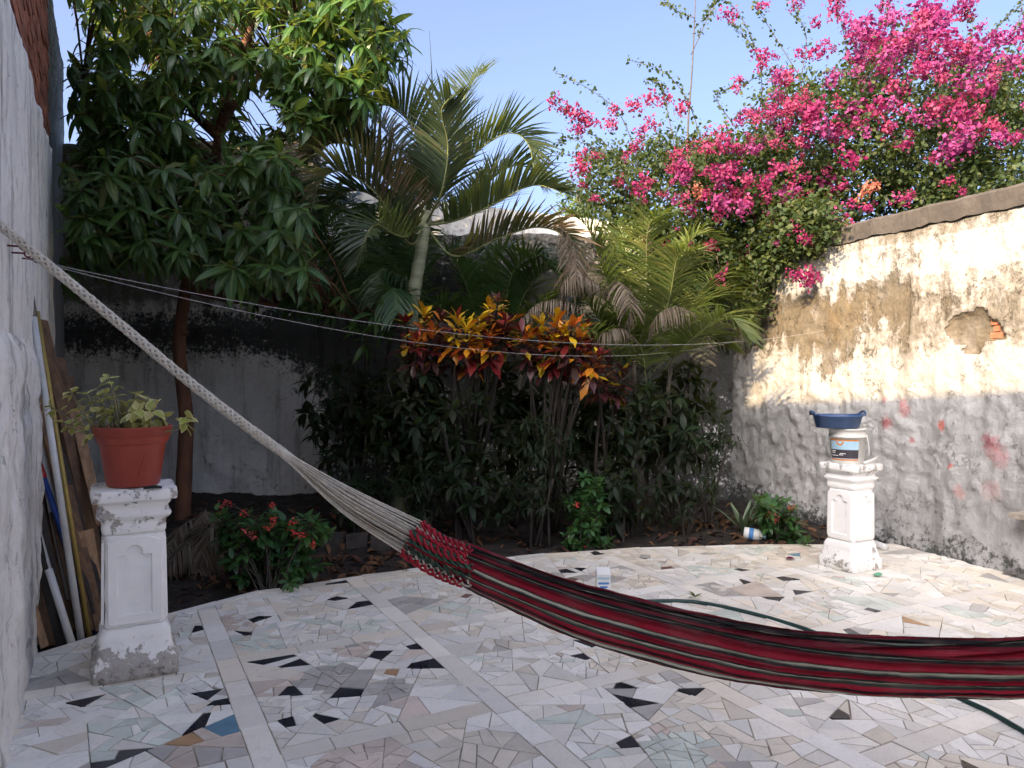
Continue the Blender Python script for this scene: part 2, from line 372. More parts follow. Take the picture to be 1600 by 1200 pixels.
# ground and soil
gnd = mesh_obj('ground', [(-150, -150, -.35), (150, -150, -.35), (150, 150, -.35), (-150, 150, -.35)], [(0, 1, 2, 3)], M['soil']); tag(gnd, kind='structure')
def soil_h(x, y): return -.07+.06*nz((x*1.2, y*1.2, 0))+.03*nz((x*5, y*5, 3))+.022*nz((x*14, y*14, 5))+.014*abs(nz((x*34, y*34, 6)))+.035*max(0, y-5.5)
nx, ny = 190, 130; vs = []
for j in range(ny+1):
    for i in range(nx+1):
        x = -6+9.2*i/nx; y = 3.3+6.3*j/ny; vs.append((x, y, min(soil_h(x, y), .2)))
fs = [(j*(nx+1)+i, j*(nx+1)+i+1, (j+1)*(nx+1)+i+1, (j+1)*(nx+1)+i) for j in range(ny) for i in range(nx)]
tag(mesh_obj('soil_bed', vs, fs, M['soil'], None, True), kind='structure')

# --- left wall (v = -.44), tall: plaster below, bare brick above
LV = -.44; WT = 5.25
lw = thing('side_wall', 'tall whitewashed wall with bare red brick at its top, beside the leaning poles', 'wall', UV(5, LV))
def l_disp(s, z): return .012*nz((s*3, z*3, 1))+.006*nz((s*10, z*10, 2))+.003*nz((s*25, z*25, 2))
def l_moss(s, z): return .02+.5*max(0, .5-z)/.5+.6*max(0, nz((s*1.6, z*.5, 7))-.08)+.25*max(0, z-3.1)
M['lplaster'] = plaster('left_wall_plaster', white=(.9, .86, .79), grime=.75)
LU0, LU1 = .6, 7.26
grid_wall('plaster', UV(LU0, LV+.03), U, V, LU1-LU0, 3.6, .045, l_disp, M['lplaster'], lw, {'peel': lambda s, z: .05+.35*max(0, nz((s*1.3, z*1.3, 4))), 'moss': l_moss}, depth=.03,
          ztop=lambda s: 3.28+.08*nz((s*2, 0, 5))+.02*nz((s*9, 0, 2)))
box_obj('mortar_body', M['mortar'], lw, [UV(-5, LV-.001), UV(LU1-.02, LV-.001), UV(LU1-.02, LV-.3), UV(-5, LV-.3)], -.3, WT)
# ragged thicker base course
def rag(s, z):
    L = 5.42-LU0; return s < L-.1+.12*nz((z*3, 1, 1))-.06*z and z < 1.66+.07*nz((s*4, 2, 2))
grid_wall('rough_base', UV(LU0, LV+.075), U, V, 5.42-LU0, 1.7, .03, lambda s, z: .02*nz((s*4, z*4, 1))+.015*nz((s*12, z*12, 2))-.05*max(0, (s-(5.42-LU0-.18))/.18)**2-.05*max(0, (z-1.5)/.2)**2, M['lplaster'], lw,
          {'peel': lambda s, z: .1, 'moss': lambda s, z: .05+.45*max(0, .5-z)+.55*max(0, (s-(5.42-LU0-.35))/.35)}, keep=rag, depth=0)
bme = None
for c in range(17):
    zc = 3.16+c*.088
    for k in range(18):
        u0 = 3.3+(k+(c % 2)*.5)*.245-.12
        if u0+.23 > LU1-.02: continue
        p = UV(u0, LV+random.uniform(0, .012), zc); hh = .074; ll = .232
        vs = [p+U*a+V*b+Vector((0, 0, h)) for h in (0, hh) for a, b in ((0, -.03), (ll, -.03), (ll, .012), (0, .012))]
        mesh_obj('brick', vs, [(0, 1, 2, 3), (7, 6, 5, 4), (0, 4, 5, 1), (1, 5, 6, 2), (2, 6, 7, 3), (3, 7, 4, 0)], M['brick'], lw)
# far part of the left wall: darker, set back
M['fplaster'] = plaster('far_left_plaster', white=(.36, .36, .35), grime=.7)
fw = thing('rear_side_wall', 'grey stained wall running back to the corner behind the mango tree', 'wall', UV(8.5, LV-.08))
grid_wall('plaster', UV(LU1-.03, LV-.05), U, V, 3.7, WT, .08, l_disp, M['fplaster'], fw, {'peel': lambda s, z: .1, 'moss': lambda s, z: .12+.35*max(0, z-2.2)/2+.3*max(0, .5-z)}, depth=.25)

# --- back wall
BA = Vector((-6.2, 9.15, 0)); BB = Vector((2.75, 8.75, 0)); BD = (BB-BA).normalized(); BN = Vector((BD.y, -BD.x, 0)); BL = (BB-BA).length
M['bplaster'] = plaster('back_wall_plaster', white=(.8, .79, .76), ochre=(.3, .26, .2), grime=.6, moss=(.014, .015, .014), cracks=.2, lump=.035)
bw = thing('back_wall', 'old stained rear wall with black mould behind the mango trunk and palms', 'wall', BA+BD*BL/2)
def b_top(s):
    x = BA.x+BD.x*s
    return (4.25 if x < -2.3 else 3.1)+.06*nz((s*1.5, 0, 0))+.03*nz((s*6, 0, 0))
def b_moss_sun_dim(s, z):
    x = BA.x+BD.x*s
    return (.16 if z > .9 else .06)+(.3 if (z > 2.3 and x > -2.3) else 0)+.62*math.exp(-((z-1.95)/.34)**2)+.6*min(1, max(0, (x+2.9)/1.0))*max(0, 1-max(0, z-2.1))+.4*max(0, .25-z)+.3*max(0, nz((s*.7, z*.7, 3)))  # black mould; the upper right band also darkens the sunlit wall in colour
def b_disp(s, z): return .03*nz((s*1.3, z*1.3, 1))+.014*nz((s*5, z*5, 1))+.007*nz((s*13, z*13, 2))+(.05 if z < 2.05+.05*nz((s*2, 0, 0)) else 0)
grid_wall('plaster', BA, BD, BN, BL, 4.4, .045, b_disp, M['bplaster'], bw, {'worn_sun_dim': lambda s, z: .75*min(1, max(0, (z-2.1)/.3)), 'peel': lambda s, z: .06+.25*max(0, z-2.5)/.8, 'moss': b_moss_sun_dim}, ztop=b_top, depth=.3)  # wall top coloured darker to offset the sun that strikes it

# --- right wall
RL = 9.6; RH = 2.86
splat = []
for (px, py, r, c, d) in ((1386, 660, .11, (.3, .05, .055), .75), (1414, 643, .1, (.38, .09, .09), .55), (1410, 630, .07, (.4, .1, .1), .5), (1472, 665, .08, (.55, .13, .09), .8), (1425, 688, .05, (.33, .06, .07), .65),
                       (1546, 692, .13, (.36, .07, .09), .7), (1560, 712, .16, (.5, .2, .2), .5), (1486, 729, .055, (.55, .13, .09), .75), (1500, 768, .1, (.55, .25, .23), .5), (1550, 765, .16, (.6, .33, .32), .35), (1383, 625, .06, (.42, .13, .12), .5)):
    p = RW(px, py); splat.append(((p.x, p.y, p.z), r, c, d))
M['rplaster'] = plaster('right_wall_plaster', white=(.39, .385, .375), ochre=(.16, .122, .078), grime=.6, splats=splat, cracks=.4, lump=.045)
rw = thing('boundary_wall', 'peeling sunlit boundary wall with red paint splashes and grey coping', 'wall', RC+RD*4)
ps, pz = RWs(1522, 517)
def hole(s, z): return 1-math.hypot((s-ps)/.24, (z-pz)/.18)+.4*nz((s*6, z*6, 9))+.15*nz((s*19, z*19, 9))
def r_peel(s, z):
    a = .42*math.exp(-((z-2.1+.18*nz((s*.8, 0, 3)))/.3)**2)+.22*math.exp(-((z-1.8)/.25)**2)*(.5+nz((s*1.1, z, 6)))
    a += .45*max(0, nz((s*1.2, z*1.6, 11))-.12)*(1 if z > 1.2 else .25)
    if s < 2.2 and z > 1.1: a += .2
    if hole(s, z) > .1: a = 1.
    if z < 1.25: a -= .12
    return a
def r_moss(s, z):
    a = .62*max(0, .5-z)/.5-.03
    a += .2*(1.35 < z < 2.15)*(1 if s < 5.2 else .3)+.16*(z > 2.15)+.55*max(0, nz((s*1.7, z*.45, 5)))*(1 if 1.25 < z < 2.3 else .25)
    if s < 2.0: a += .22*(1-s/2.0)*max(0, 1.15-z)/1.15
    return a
def r_worn_sun_dim(s, z):  # worn limewash, plus painted darkening of the part in direct sun
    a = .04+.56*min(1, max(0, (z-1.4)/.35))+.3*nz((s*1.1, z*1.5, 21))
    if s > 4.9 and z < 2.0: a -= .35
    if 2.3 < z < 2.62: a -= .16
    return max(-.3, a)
def r_disp(s, z):
    k = 1. if z < 1.4 else .55
    d = k*(.022*nz((s*4, z*4, 1))+.024*nz((s*9, z*9, 4))+.016*nz((s*19, z*19, 2)))-.02*min(1, max(0, (r_peel(s, z)-.42)*6))*(z > 1.2)
    hh = hole(s, z)
    if hh > .05: d -= .028*min(1, (hh-.05)*4)
    if z < .32: d += .05*(1-z/.32)
    return d
grid_wall('plaster', RC-RD*.3, RD, RN, RL, RH-.14, .025, lambda s, z: r_disp(s-.3, z), M['rplaster'], rw, {'worn_sun_dim': lambda s, z: r_worn_sun_dim(s-.3, z), 'peel': lambda s, z: r_peel(s-.3, z), 'moss': lambda s, z: r_moss(s-.3, z)}, depth=.24)
# coping: a long uneven concrete band
vs = []; fs = []; n = 320
for i in range(n+1):
    s = -.3+RL*i/n; j = .014*nz((s*3, 0, 0))+.008*nz((s*9, 0, 0))+.003*nz((s*23, 0, 0))
    for (dn, dz) in ((.022+j, RH-.15+2.2*j), (.03+1.6*j, RH-.01+j), (.012, RH+.012+j), (-.26, RH+.012), (-.26, RH-.15)):
        q = RC+RD*s+RN*dn; vs.append((q.x, q.y, dz))
for i in range(n):
    for k in range(5): a = i*5+k; b = i*5+(k+1) % 5; fs.append((a, a+5, b+5, b))
mesh_obj('coping', vs, fs, M['concrete'], rw, False)
for i in range(5):
    zc = pz-.11+i*.05; s0 = ps+.1+random.uniform(-.01, .01)
    q = RC+RD*s0-RN*.036
    vs = [q+RD*a+RN*b+Vector((0, 0, zc+h)) for h in (0, .042) for a, b in ((.02, -.03), (.09+.02*math.sin(i*2), -.03), (.09+.02*math.sin(i*2), .0), (.02+.01*math.cos(i*3), .0))]
    vs = [v if True else v for v in vs]
    mesh_obj('brick', vs, [(0, 1, 2, 3), (7, 6, 5, 4), (0, 4, 5, 1), (1, 5, 6, 2), (2, 6, 7, 3), (3, 7, 4, 0)], M['brick'], rw)

# ------------------------------------------------------------------ patio with broken-tile mosaic
edge = [(-2.9, 3.25), (-2.61, 3.85), (-2.13, 4.66), (-1.74, 5.13), (-1.11, 5.52), (-.49, 5.87), (.262, 6.19), (1.08, 6.39), (1.92, 6.49), (2.59, 6.52), (3.5, 6.54)]
def clip(poly, p, n):
    """keep the side where (q-p).n <= 0"""
    out = []; k = len(poly)
    for i in range(k):
        a = poly[i]; b = poly[(i+1) % k]
        da = (a[0]-p[0])*n[0]+(a[1]-p[1])*n[1]; db = (b[0]-p[0])*n[0]+(b[1]-p[1])*n[1]
        if da <= 0: out.append(a)
        if da*db < 0: t = da/(da-db); out.append((a[0]+(b[0]-a[0])*t, a[1]+(b[1]-a[1])*t))
    return out
def area(p): return abs(sum(p[i][0]*p[(i+1) % len(p)][1]-p[(i+1) % len(p)][0]*p[i][1] for i in range(len(p))))/2 if len(p) > 2 else 0
def cen(p): return (sum(q[0] for q in p)/len(p), sum(q[1] for q in p)/len(p))
def ccw(p): return p if sum(p[i][0]*p[(i+1) % len(p)][1]-p[(i+1) % len(p)][0]*p[i][1] for i in range(len(p))) > 0 else p[::-1]
halfs = []
for a, b in zip(edge[:-1], edge[1:]):
    dx, dy = b[0]-a[0], b[1]-a[1]; l = math.hypot(dx, dy); halfs.append((a, (-dy/l, dx/l)))
lw0 = UV(0, LV+.0); halfs.append(((lw0.x, lw0.y), (-V.x, -V.y))); halfs.append(((RC.x, RC.y), (-RN.x, -RN.y))); halfs.append(((0, -1.2), (0, -1)))
slab = [(-9, -9), (9, -9), (9, 9), (-9, 9)]
for p, n in halfs: slab = clip(slab, p, n)
slab = ccw(slab); k = len(slab)
patio = mesh_obj('patio_floor', [(x, y, 0) for x, y in slab]+[(x, y, -.34) for x, y in slab], [tuple(range(k))]+[(i, i+k, (i+1) % k+k, (i+1) % k) for i in range(k)], M['grout'])
tag(patio, kind='structure')
BORD = .075
inner = [((p[0]-n[0]*BORD, p[1]-n[1]*BORD), n) if i < len(edge)-1 else ((p[0]-n[0]*.01, p[1]-n[1]*.01), n) for i, (p, n) in enumerate(halfs)]
def inset(poly, g):
    poly = ccw(poly); out = list(poly); k = len(poly)
    for i in range(k):
        a = poly[i]; b = poly[(i+1) % k]; dx, dy = b[0]-a[0], b[1]-a[1]; l = math.hypot(dx, dy)
        if l < 1e-5: continue
        n = (dy/l, -dx/l); out = clip(out, (a[0]-n[0]*g, a[1]-n[1]*g), n)
        if len(out) < 3: return []
    return out
def split(poly, target, wild, out):
    A = area(poly)
    if A < target*random.uniform(.7, 1.7) or len(poly) < 3: out.append(poly); return
    c = cen(poly); xx = sum((q[0]-c[0])**2 for q in poly); yy = sum((q[1]-c[1])**2 for q in poly); xy = sum((q[0]-c[0])*(q[1]-c[1]) for q in poly)
    th = .5*math.atan2(2*xy, xx-yy)+random.gauss(0, wild); q = (c[0]+random.gauss(0, .22)*math.sqrt(A)*.5, c[1]+random.gauss(0, .22)*math.sqrt(A)*.5)
    n = (math.cos(th), math.sin(th)); a = clip(poly, q, n); b = clip(poly, q, (-n[0], -n[1]))
    if area(a) < A*.08 or area(b) < A*.08: out.append(poly); return
    split(a, target, wild, out); split(b, target, wild, out)
tiles = []      # (poly, material index)
US = [.8, 1.9, 3.0, 4.1, 5.2, 6.3, 7.4]; VS = [-.5, .52, 1.53, 2.52, 3.52, 4.52, 5.52, 6.5]; SW = .056
def uvp(u, v): q = UV(u, v); return (q.x, q.y)
pal = [(0, .36), (1, .27), (2, .17), (3, .06), (4, .04), (5, .04), (6, .035), (7, .008)]
def pick():
    r = random.random(); a = 0
    for i, x in pal:
        a += x
        if r < a: return i
    return 0
for i in range(len(US)-1):
    for j in range(len(VS)-1):
        rect = [uvp(US[i]+SW, VS[j]+SW), uvp(US[i+1]-SW, VS[j]+SW), uvp(US[i+1]-SW, VS[j+1]-SW), uvp(US[i]+SW, VS[j+1]-SW)]
        for p, n in inner:
            rect = clip(rect, p, n)
            if len(rect) < 3: break
        if len(rect) < 3: continue
        far = cen(rect)[1]; coarse = []; split(rect, .085, .4, coarse)
        for cpoly in coarse:
            fine = []; split(cpoly, random.choice((.004, .006, .009, .013, .022)), .42, fine); base = pick()
            for f in fine:
                m = base if random.random() < .62 else pick()
                if m == 7 and random.random() < .75: m = 0
                if random.random() < .008: m = random.choice((8, 9, 10))
                tiles.append((f, m))
nmos = len(tiles)
for v0 in VS:           # long strips
    u = US[0]
    while u < US[-1]:
        L = random.choice((.2, .3, .3, .32, .4)); tiles.append(([uvp(u, v0-SW), uvp(u+L, v0-SW), uvp(u+L, v0+SW), uvp(u, v0+SW)], random.choice((11, 11, 11, 2, 0)) if True else 11)); u += L
for u0 in US:
    for j in range(len(VS)-1):
        v = VS[j]+SW
        while v < VS[j+1]-SW-.02:
            L = min(random.choice((.2, .3, .32, .42)), VS[j+1]-SW-v); tiles.append(([uvp(u0-SW, v), uvp(u0+SW, v), uvp(u0+SW, v+L), uvp(u0-SW, v+L)], random.choice((11, 11, 2, 0)))); v += L
strip_start = None
dark = [(135, 1098), (322, 1080), (345, 1090), (350, 1115), (410, 1100), (425, 1136), (495, 1088), (493, 1120), (645, 1050), (680, 1032), (580, 1022), (415, 1036), (455, 1041), (400, 966), (388, 988), (312, 985), (905, 1010), (995, 1090), (1002, 1165), (985, 1160), (180, 1190), (205, 1185), (895, 1030), (655, 1012), (555, 944), (520, 935), (590, 945), (550, 900), (950, 1057), (1080, 1085), (1310, 1115), (1355, 950), (1170, 895), (1235, 905), (1215, 935), (1160, 912), (1330, 985), (880, 895), (905, 890), (1255, 928)]
for (px, py) in dark:
    g = G(px, py); best = None
    for t, (poly, m) in enumerate(tiles):
        if t >= nmos: break
        c = cen(poly); d = math.hypot(c[0]-g.x, c[1]-g.y)
        if area(poly) > .0045 and (best is None or d < best[0]): best = (d, t)
    if best:
        q = tiles[best[1]][0]
        if area(q) > .014:
            c = cen(q); th = random.random()*6.28; h = clip(q, c, (math.cos(th), math.sin(th))); o = clip(q, c, (-math.cos(th), -math.sin(th)))
            if len(h) > 2 and len(o) > 2: tiles[best[1]] = (h, 7); tiles.append((o, 0)); continue
        tiles[best[1]] = (q, 7)
for (px, py, mi, rad) in ((345, 1130, 8, .06), (305, 1160, 9, .06), (520, 1060, 6, .17), (610, 1080, 6, .12), (70, 1065, 6, .12), (650, 1100, 4, .1), (570, 1190, 4, .2), (880, 1125, 5, .09), (1060, 1175, 5, .15), (1200, 1120, 5, .12), (760, 1180, 3, .2), (1180, 980, 2, .1), (1300, 965, 5, .08)):
    g = G(px, py)
    for t, (poly, m) in enumerate(tiles):
        c = cen(poly)
        if t < nmos and m != 7 and math.hypot(c[0]-g.x, c[1]-g.y) < rad: tiles[t] = (poly, mi)
def clip_all(poly):
    for p, n in inner:
        poly = clip(poly, p, n)
        if len(poly) < 3: return []
    return poly
# cut pieces along the rounded rim
rim0 = len(tiles)
for a, b, (p, n) in zip(edge[:-1], edge[1:], halfs):
    L = math.hypot(b[0]-a[0], b[1]-a[1]); k = max(1, int(L/.24))
    for i in range(k):
        t0, t1 = i/k, (i+1)/k; q0 = (a[0]+(b[0]-a[0])*t0, a[1]+(b[1]-a[1])*t0); q1 = (a[0]+(b[0]-a[0])*t1, a[1]+(b[1]-a[1])*t1)
        j = random.uniform(-.012, .012)
        tiles.append(([(q0[0]-n[0]*BORD, q0[1]-n[1]*BORD), (q1[0]-n[0]*BORD, q1[1]-n[1]*BORD), (q1[0]-n[0]*(.012+j), q1[1]-n[1]*(.012+j)), (q0[0]-n[0]*(.01+j), q0[1]-n[1]*(.01+j))], random.choice((2, 2, 11, 3, 0))))
nb = len(tiles); fin = []
for t, (poly, m) in enumerate(tiles):
    q = poly if t >= nb-400 and False else poly
    is_rim = t >= rim0
    if not is_rim: q = clip_all(q)
    if len(q) < 3: continue
    q = inset(q, random.choice((.0012, .0018, .0025, .004)))
    if len(q) < 3 or area(q) < .0005: continue
    pr = [proj((x, y, 0)) for x, y in q]
    if min(p[2] for p in pr) < .6: 
        fin.append((0, q, m)); continue
    inside = any(-60 < p[0] < 1660 and p[1] < 1260 for p in pr)
    fin.append((area(pr) if inside else 0, q, m))
fin.sort(key=lambda x: -x[0])
def prism(q):
    k = len(q); z = .0045+random.uniform(-.0015, .0025); tx, ty = random.gauss(0, .012), random.gauss(0, .012); c = cen(q)
    q2 = inset(q, .0012)
    top = [(x, y, z+(x-c[0])*tx+(y-c[1])*ty) for x, y in q]
    return top+[(x, y, -.004) for x, y in q], [tuple(range(k))]+[(i, i+k, (i+1) % k+k, (i+1) % k) for i in range(k)]
mos = MB()
for i, (a, q, m) in enumerate(fin):
    vs, fs = prism(q)
    if i < 300: mesh_obj('tile', vs, fs, M['t'][m], patio)
    else: mos.add(vs, fs, m)
tag(mos.obj('tile_mosaic', M['t'], patio), kind='stuff')

# ------------------------------------------------------------------ balustrade pillars
def sq_loft(prof, c, ang, nside=9, jit=.003, seed=0, chamfer=.012):
    vs = []; fs = []; ca, sa = math.cos(ang), math.sin(ang)
    for (z, h) in prof:
        ring = []
        for s in range(4):
            for k in range(nside):
                t = -1+2*k/nside
                if k == 0: t = -1+chamfer/h*1.0
                x, y = t*h, -h
                for _ in range(s): x, y = -y, x
                ring.append((x, y))
        for (x, y) in ring:
            d = jit*(nz((x*14+seed, y*14, z*14))+.6*nz((x*40+seed, y*40, z*40)))
            r = math.hypot(x, y); x *= 1+d/r; y *= 1+d/r
            vs.append((c[0]+x*ca-y*sa, c[1]+x*sa+y*ca, c[2]+z+d*.6))
    n = 4*nside
    for i in range(len(prof)-1):
        for k in range(n): a = i*n+k; b = i*n+(k+1) % n; fs.append((a, b, b+n, a+n))
    fs.append(tuple(range(n-1, -1, -1))); fs.append(tuple((len(prof)-1)*n+k for k in range(n)))
    return vs, fs
def dense(prof, dz=.018):
    out = [prof[0]]
    for a, b in zip(prof[:-1], prof[1:]):
        k = max(1, int(abs(b[0]-a[0])/dz))
        for i in range(1, k+1): out.append((a[0]+(b[0]-a[0])*i/k, a[1]+(b[1]-a[1])*i/k))
    return out
def pillar(label, c, H, s, m, seed, jit):
    ang = math.atan2(V.y, V.x); t = thing('balustrade_pillar', label, 'pillar', c, 'balustrade pillars on the patio')
    k = H/.92; sh = .148*s
    def part(name, prof): 
        vs, fs = sq_loft(dense([(z*k, h*s) for z, h in prof]), c, ang, jit=jit, seed=seed); return mesh_obj(name, vs, fs, m, t, True)
    part('base', [(0, .195), (.006, .205), (.085, .206), (.1, .2), (.125, .183), (.15, .18), (.165, .172), (.215, .168), (.235, .158), (.25, .15)])
    part('shaft', [(.249, .147), (.68, .141), (.70, .14)])
    part('capital', [(.699, .143), (.715, .152), (.74, .155), (.75, .15), (.765, .152), (.785, .172), (.8, .176), (.81, .16), (.83, .158), (.85, .172), (.862, .176), (.864, .198), (.872, .203), (.912, .203), (.92, .196)])
    # sunk panel with a rounded head on each side
    for q in range(4):
        a = ang+q*math.pi/2; X = Vector((math.cos(a), math.sin(a), 0)); N = Vector((math.sin(a), -math.cos(a), 0))
        out = []; pw, z0, z1, rr = .083*s, .31*k, .6*k, .04*s
        pts = [(-pw, z0), (pw, z0), (pw, z1), (rr, z1)]+[(rr*math.cos(b), z1+.012+rr*math.sin(b)) for b in np.linspace(0, math.pi, 9)]+[(-rr, z1), (-pw, z1)]
        zo0, zo1, hw = .262*k, .69*k, .128*s
        # ring between the face outline and the panel outline
        def outer(p):
            x, z = p; cz = (zo0+zo1)/2; f = max(abs(x)/hw, abs(z-cz)/((zo1-zo0)/2), 1e-4); return (x/f, cz+(z-cz)/f)
        dens = []
        for i in range(len(pts)):
            p, n2 = pts[i], pts[(i+1) % len(pts)]; kk = max(1, int(math.hypot(n2[0]-p[0], n2[1]-p[1])/.03))
            for j in range(kk): dens.append((p[0]+(n2[0]-p[0])*j/kk, p[1]+(n2[1]-p[1])*j/kk))
        # outer loop: corner-preserving
        vs = []; n = len(dens); cc = Vector(c)
        def W(x, z, d):
            hh = (.147-.006*(z/k-.249)/.43)*s
            return cc+X*x+N*(hh+d)+Vector((0, 0, z))
        ol = [outer(p) for p in dens]
        for (x, z) in ol: vs.append(W(x, z, -.001))
        for (x, z) in [(p[0]*.97, p[1]+((zo0+zo1)/2-p[1])*.03) for p in ol]: vs.append(W(x, z, .011))
        for (x, z) in dens: vs.append(W(x, z, .012))
        for (x, z) in [(p[0]*.93, p[1]+(.45*k-p[1])*.03) for p in dens]: vs.append(W(x, z, -.002))
        fs = []
        for r in range(3):
            for i in range(n): fs.append((r*n+i, r*n+(i+1) % n, (r+1)*n+(i+1) % n, (r+1)*n+i))
        mesh_obj('panel_frame', vs, fs, m, t)
    return t
LP = G(205, 1003); LPc = Vector((-1.91, 3.8, 0)); RPc = Vector((2.59, 5.76, .0))
pillar('chipped white pillar carrying the red flower pot', LPc, .925, .93, M['paint'], 1, .008)
pillar('white pillar with the paint bucket on top, near the far wall', RPc, .80, .82, M['paint2'], 8, .005)

# ------------------------------------------------------------------ red flower pot and its plant
PC = Vector((LPc.x, LPc.y, .925))
pt = thing('flower_pot', 'red plastic flower pot standing on the left pillar', 'flower pot', PC)
b = MB(); b.lathe([(0.0009, .004), (0.1163, .004), (0.1228, .012), (0.1516, .21), (0.1544, .215), (0.1590, .216), (0.1637, .222), (0.1693, .246), (0.1711, .25)], PC, 48); pb = b.obj('pot_body', M['pot'], pt, True)
b = MB(); b.lathe([(0.1711, .25), (0.1776, .253), (0.1832, .296), (0.1860, .3), (0.1767, .302), (0.1702, .295), (0.1655, .26)], PC, 48); b.obj('rim', M['pot'], pt, True)
b = MB(); b.lathe([(0.1674, .262), (0.1116, .275), (0.0465, .282), (0.0009, .284)], PC, 24); b.obj('potting_soil', M['soil'], pt, True)
# embossed leaf on the side
b = MB()
for (a0, z0, a1, z1) in ((-.95, .06, -.7, .17), (-.86, .1, -.62, .09), (-.8, .13, -.6, .14), (-.9, .08, -.95, .15)):
    pts = []
    for i in range(7):
        t = i/6; a = a0+(a1-a0)*t; z = z0+(z1-z0)*t; r = .1228+.0288*(z-.012)/.198+.0005
        pts.append(PC+Vector((math.cos(a)*r, math.sin(a)*r, z)))
    b.tube(pts, [.0015, .003, .004, .004, .004, .003, .0015], 5)
b.obj('embossed_leaf', M['pot'], pt, True)

# ------------------------------------------------------------------ leaf templates (along +Y, normal +Z)
def leaf_tpl(L=1., W=.22, n=6, fold=.25, droop=.35, tip=1.6, wave=0., cut=0):
    vs = []; rib = []; ed = []
    for i in range(n+1):
        t = i/n; wv = W*.5*(math.sin(math.pi*min(1, t**.8))**.9)*(1 if not cut else (1-.45*abs(math.sin(t*cut))))
        if i == 0: wv = W*.05
        if i == n: wv = W*.02
        a = droop*t; y = L*(math.sin(a)/droop if droop else t); z = -L*(1-math.cos(a))/droop if droop else 0
        wz = wave*math.sin(i*2.3)*W
        vs += [(-wv, y, z+fold*wv+wz), (0, y, z), (wv, y, z+fold*wv-wz)]; rib += [0, 1, 0]; ed += [1, 0, 1]
    q = []
    for i in range(n):
        a = i*3; q += [(a, a+1, a+4, a+3), (a+1, a+2, a+5, a+4)]
    return np.array(vs), np.array(q), np.array(rib), np.array(ed)
def ovate_tpl(L=1., W=.8, n=5, cup=.2):
    """leaf with an outline ring so that a pale margin can be told from the middle"""
    vs = []; ed = []
    for i in range(n+1):
        t = i/n; wv = W*.5*math.sin(math.pi*(.06+.94*t)**.75) if 0 < i < n else W*.06
        for f, e in ((-1, 1), (-.62, .35), (0, 0), (.62, .35), (1, 1)):
            vs.append((wv*f, t*L, cup*W*(f*f*.5)-.25*L*t*t)); ed.append(max(e, 1 if i == n else 0, .5 if i == n-1 else 0))
    q = [(i*5+k, i*5+k+1, i*5+k+6, i*5+k+5) for i in range(n) for k in range(4)]
    return np.array(vs), np.array(q), np.zeros(len(vs)), np.array(ed)
def frame(d, up=(0, 0, 1), roll=0.):
    y = Vector(d).normalized(); x = y.cross(Vector(up))
    if x.length < 1e-3: x = y.cross(Vector((1, 0, 0)))
    x.normalize(); z = x.cross(y)
    if roll: x, z = x*math.cos(roll)+z*math.sin(roll), z*math.cos(roll)-x*math.sin(roll)
    return np.array([[x.x, y.x, z.x], [x.y, y.y, z.y], [x.z, y.z, z.z]])
def batch(tpl, items):
    """items: list of (pos, R3x3, scale)"""
    v, q = tpl[0], tpl[1]; m = len(items); n = len(v)
    T = np.array([np.array(i[0]) for i in items]); RR = np.array([i[1] for i in items]); S = np.array([i[2] for i in items])
    Vv = np.einsum('mij,nj->mni', RR, v)*S[:, None, None]+T[:, None, :]
    Q = q[None]+(np.arange(m)*n)[:, None, None]
    return Vv.reshape(-1, 3), Q.reshape(-1, 4)
def leaf_mass(name, tpl, items, mat, parent, kind=None):
    if not items: return None
    v, q = batch(tpl, items); me = np_mesh(name, v, q); me.materials.append(mat)
    attr(me, 'rib', np.tile(tpl[2], len(items))); attr(me, 'edge', np.tile(tpl[3], len(items)))
    o = link(bpy.data.objects.new(name, me), parent)
    if kind: o['kind'] = kind
    return o
def tpl_mesh(name, tpl, mat):
    me = np_mesh(name, tpl[0], tpl[1]); me.materials.append(mat); attr(me, 'rib', tpl[2]); attr(me, 'edge', tpl[3]); return me
def leaf_objs(name, me, items, parent):
    for p, r, s in items:
        o = bpy.data.objects.new(name, me); link(o, parent)
        m = Matrix([list(r[0]*s)+[p[0]], list(r[1]*s)+[p[1]], list(r[2]*s)+[p[2]], [0, 0, 0, 1]]); o.matrix_basis = m
def rnd_dir():
    v = Vector((random.gauss(0, 1), random.gauss(0, 1), random.gauss(0, 1))); return v.normalized()
def rosette(p, ax, n, L, spread=(35, 100), droop=.45, jit=.25):
    ax = Vector(ax).normalized(); x = ax.orthogonal().normalized(); y = ax.cross(x); out = []; a0 = random.random()*7
    for k in range(n):
        a = a0+k*2.4; t = R(spread[0]+(spread[1]-spread[0])*(k+.5)/n)+random.gauss(0, .12)
        d = ax*math.cos(t)+(x*math.cos(a)+y*math.sin(a))*math.sin(t); d.z -= droop*random.uniform(.6, 1.3); d.normalize()
        out.append((Vector(p)+d*.01-ax*random.uniform(0, .05), frame(d, ax*.6+Vector((0, 0, 1))+rnd_dir()*jit), L*random.uniform(.58, 1.18)))
    return out

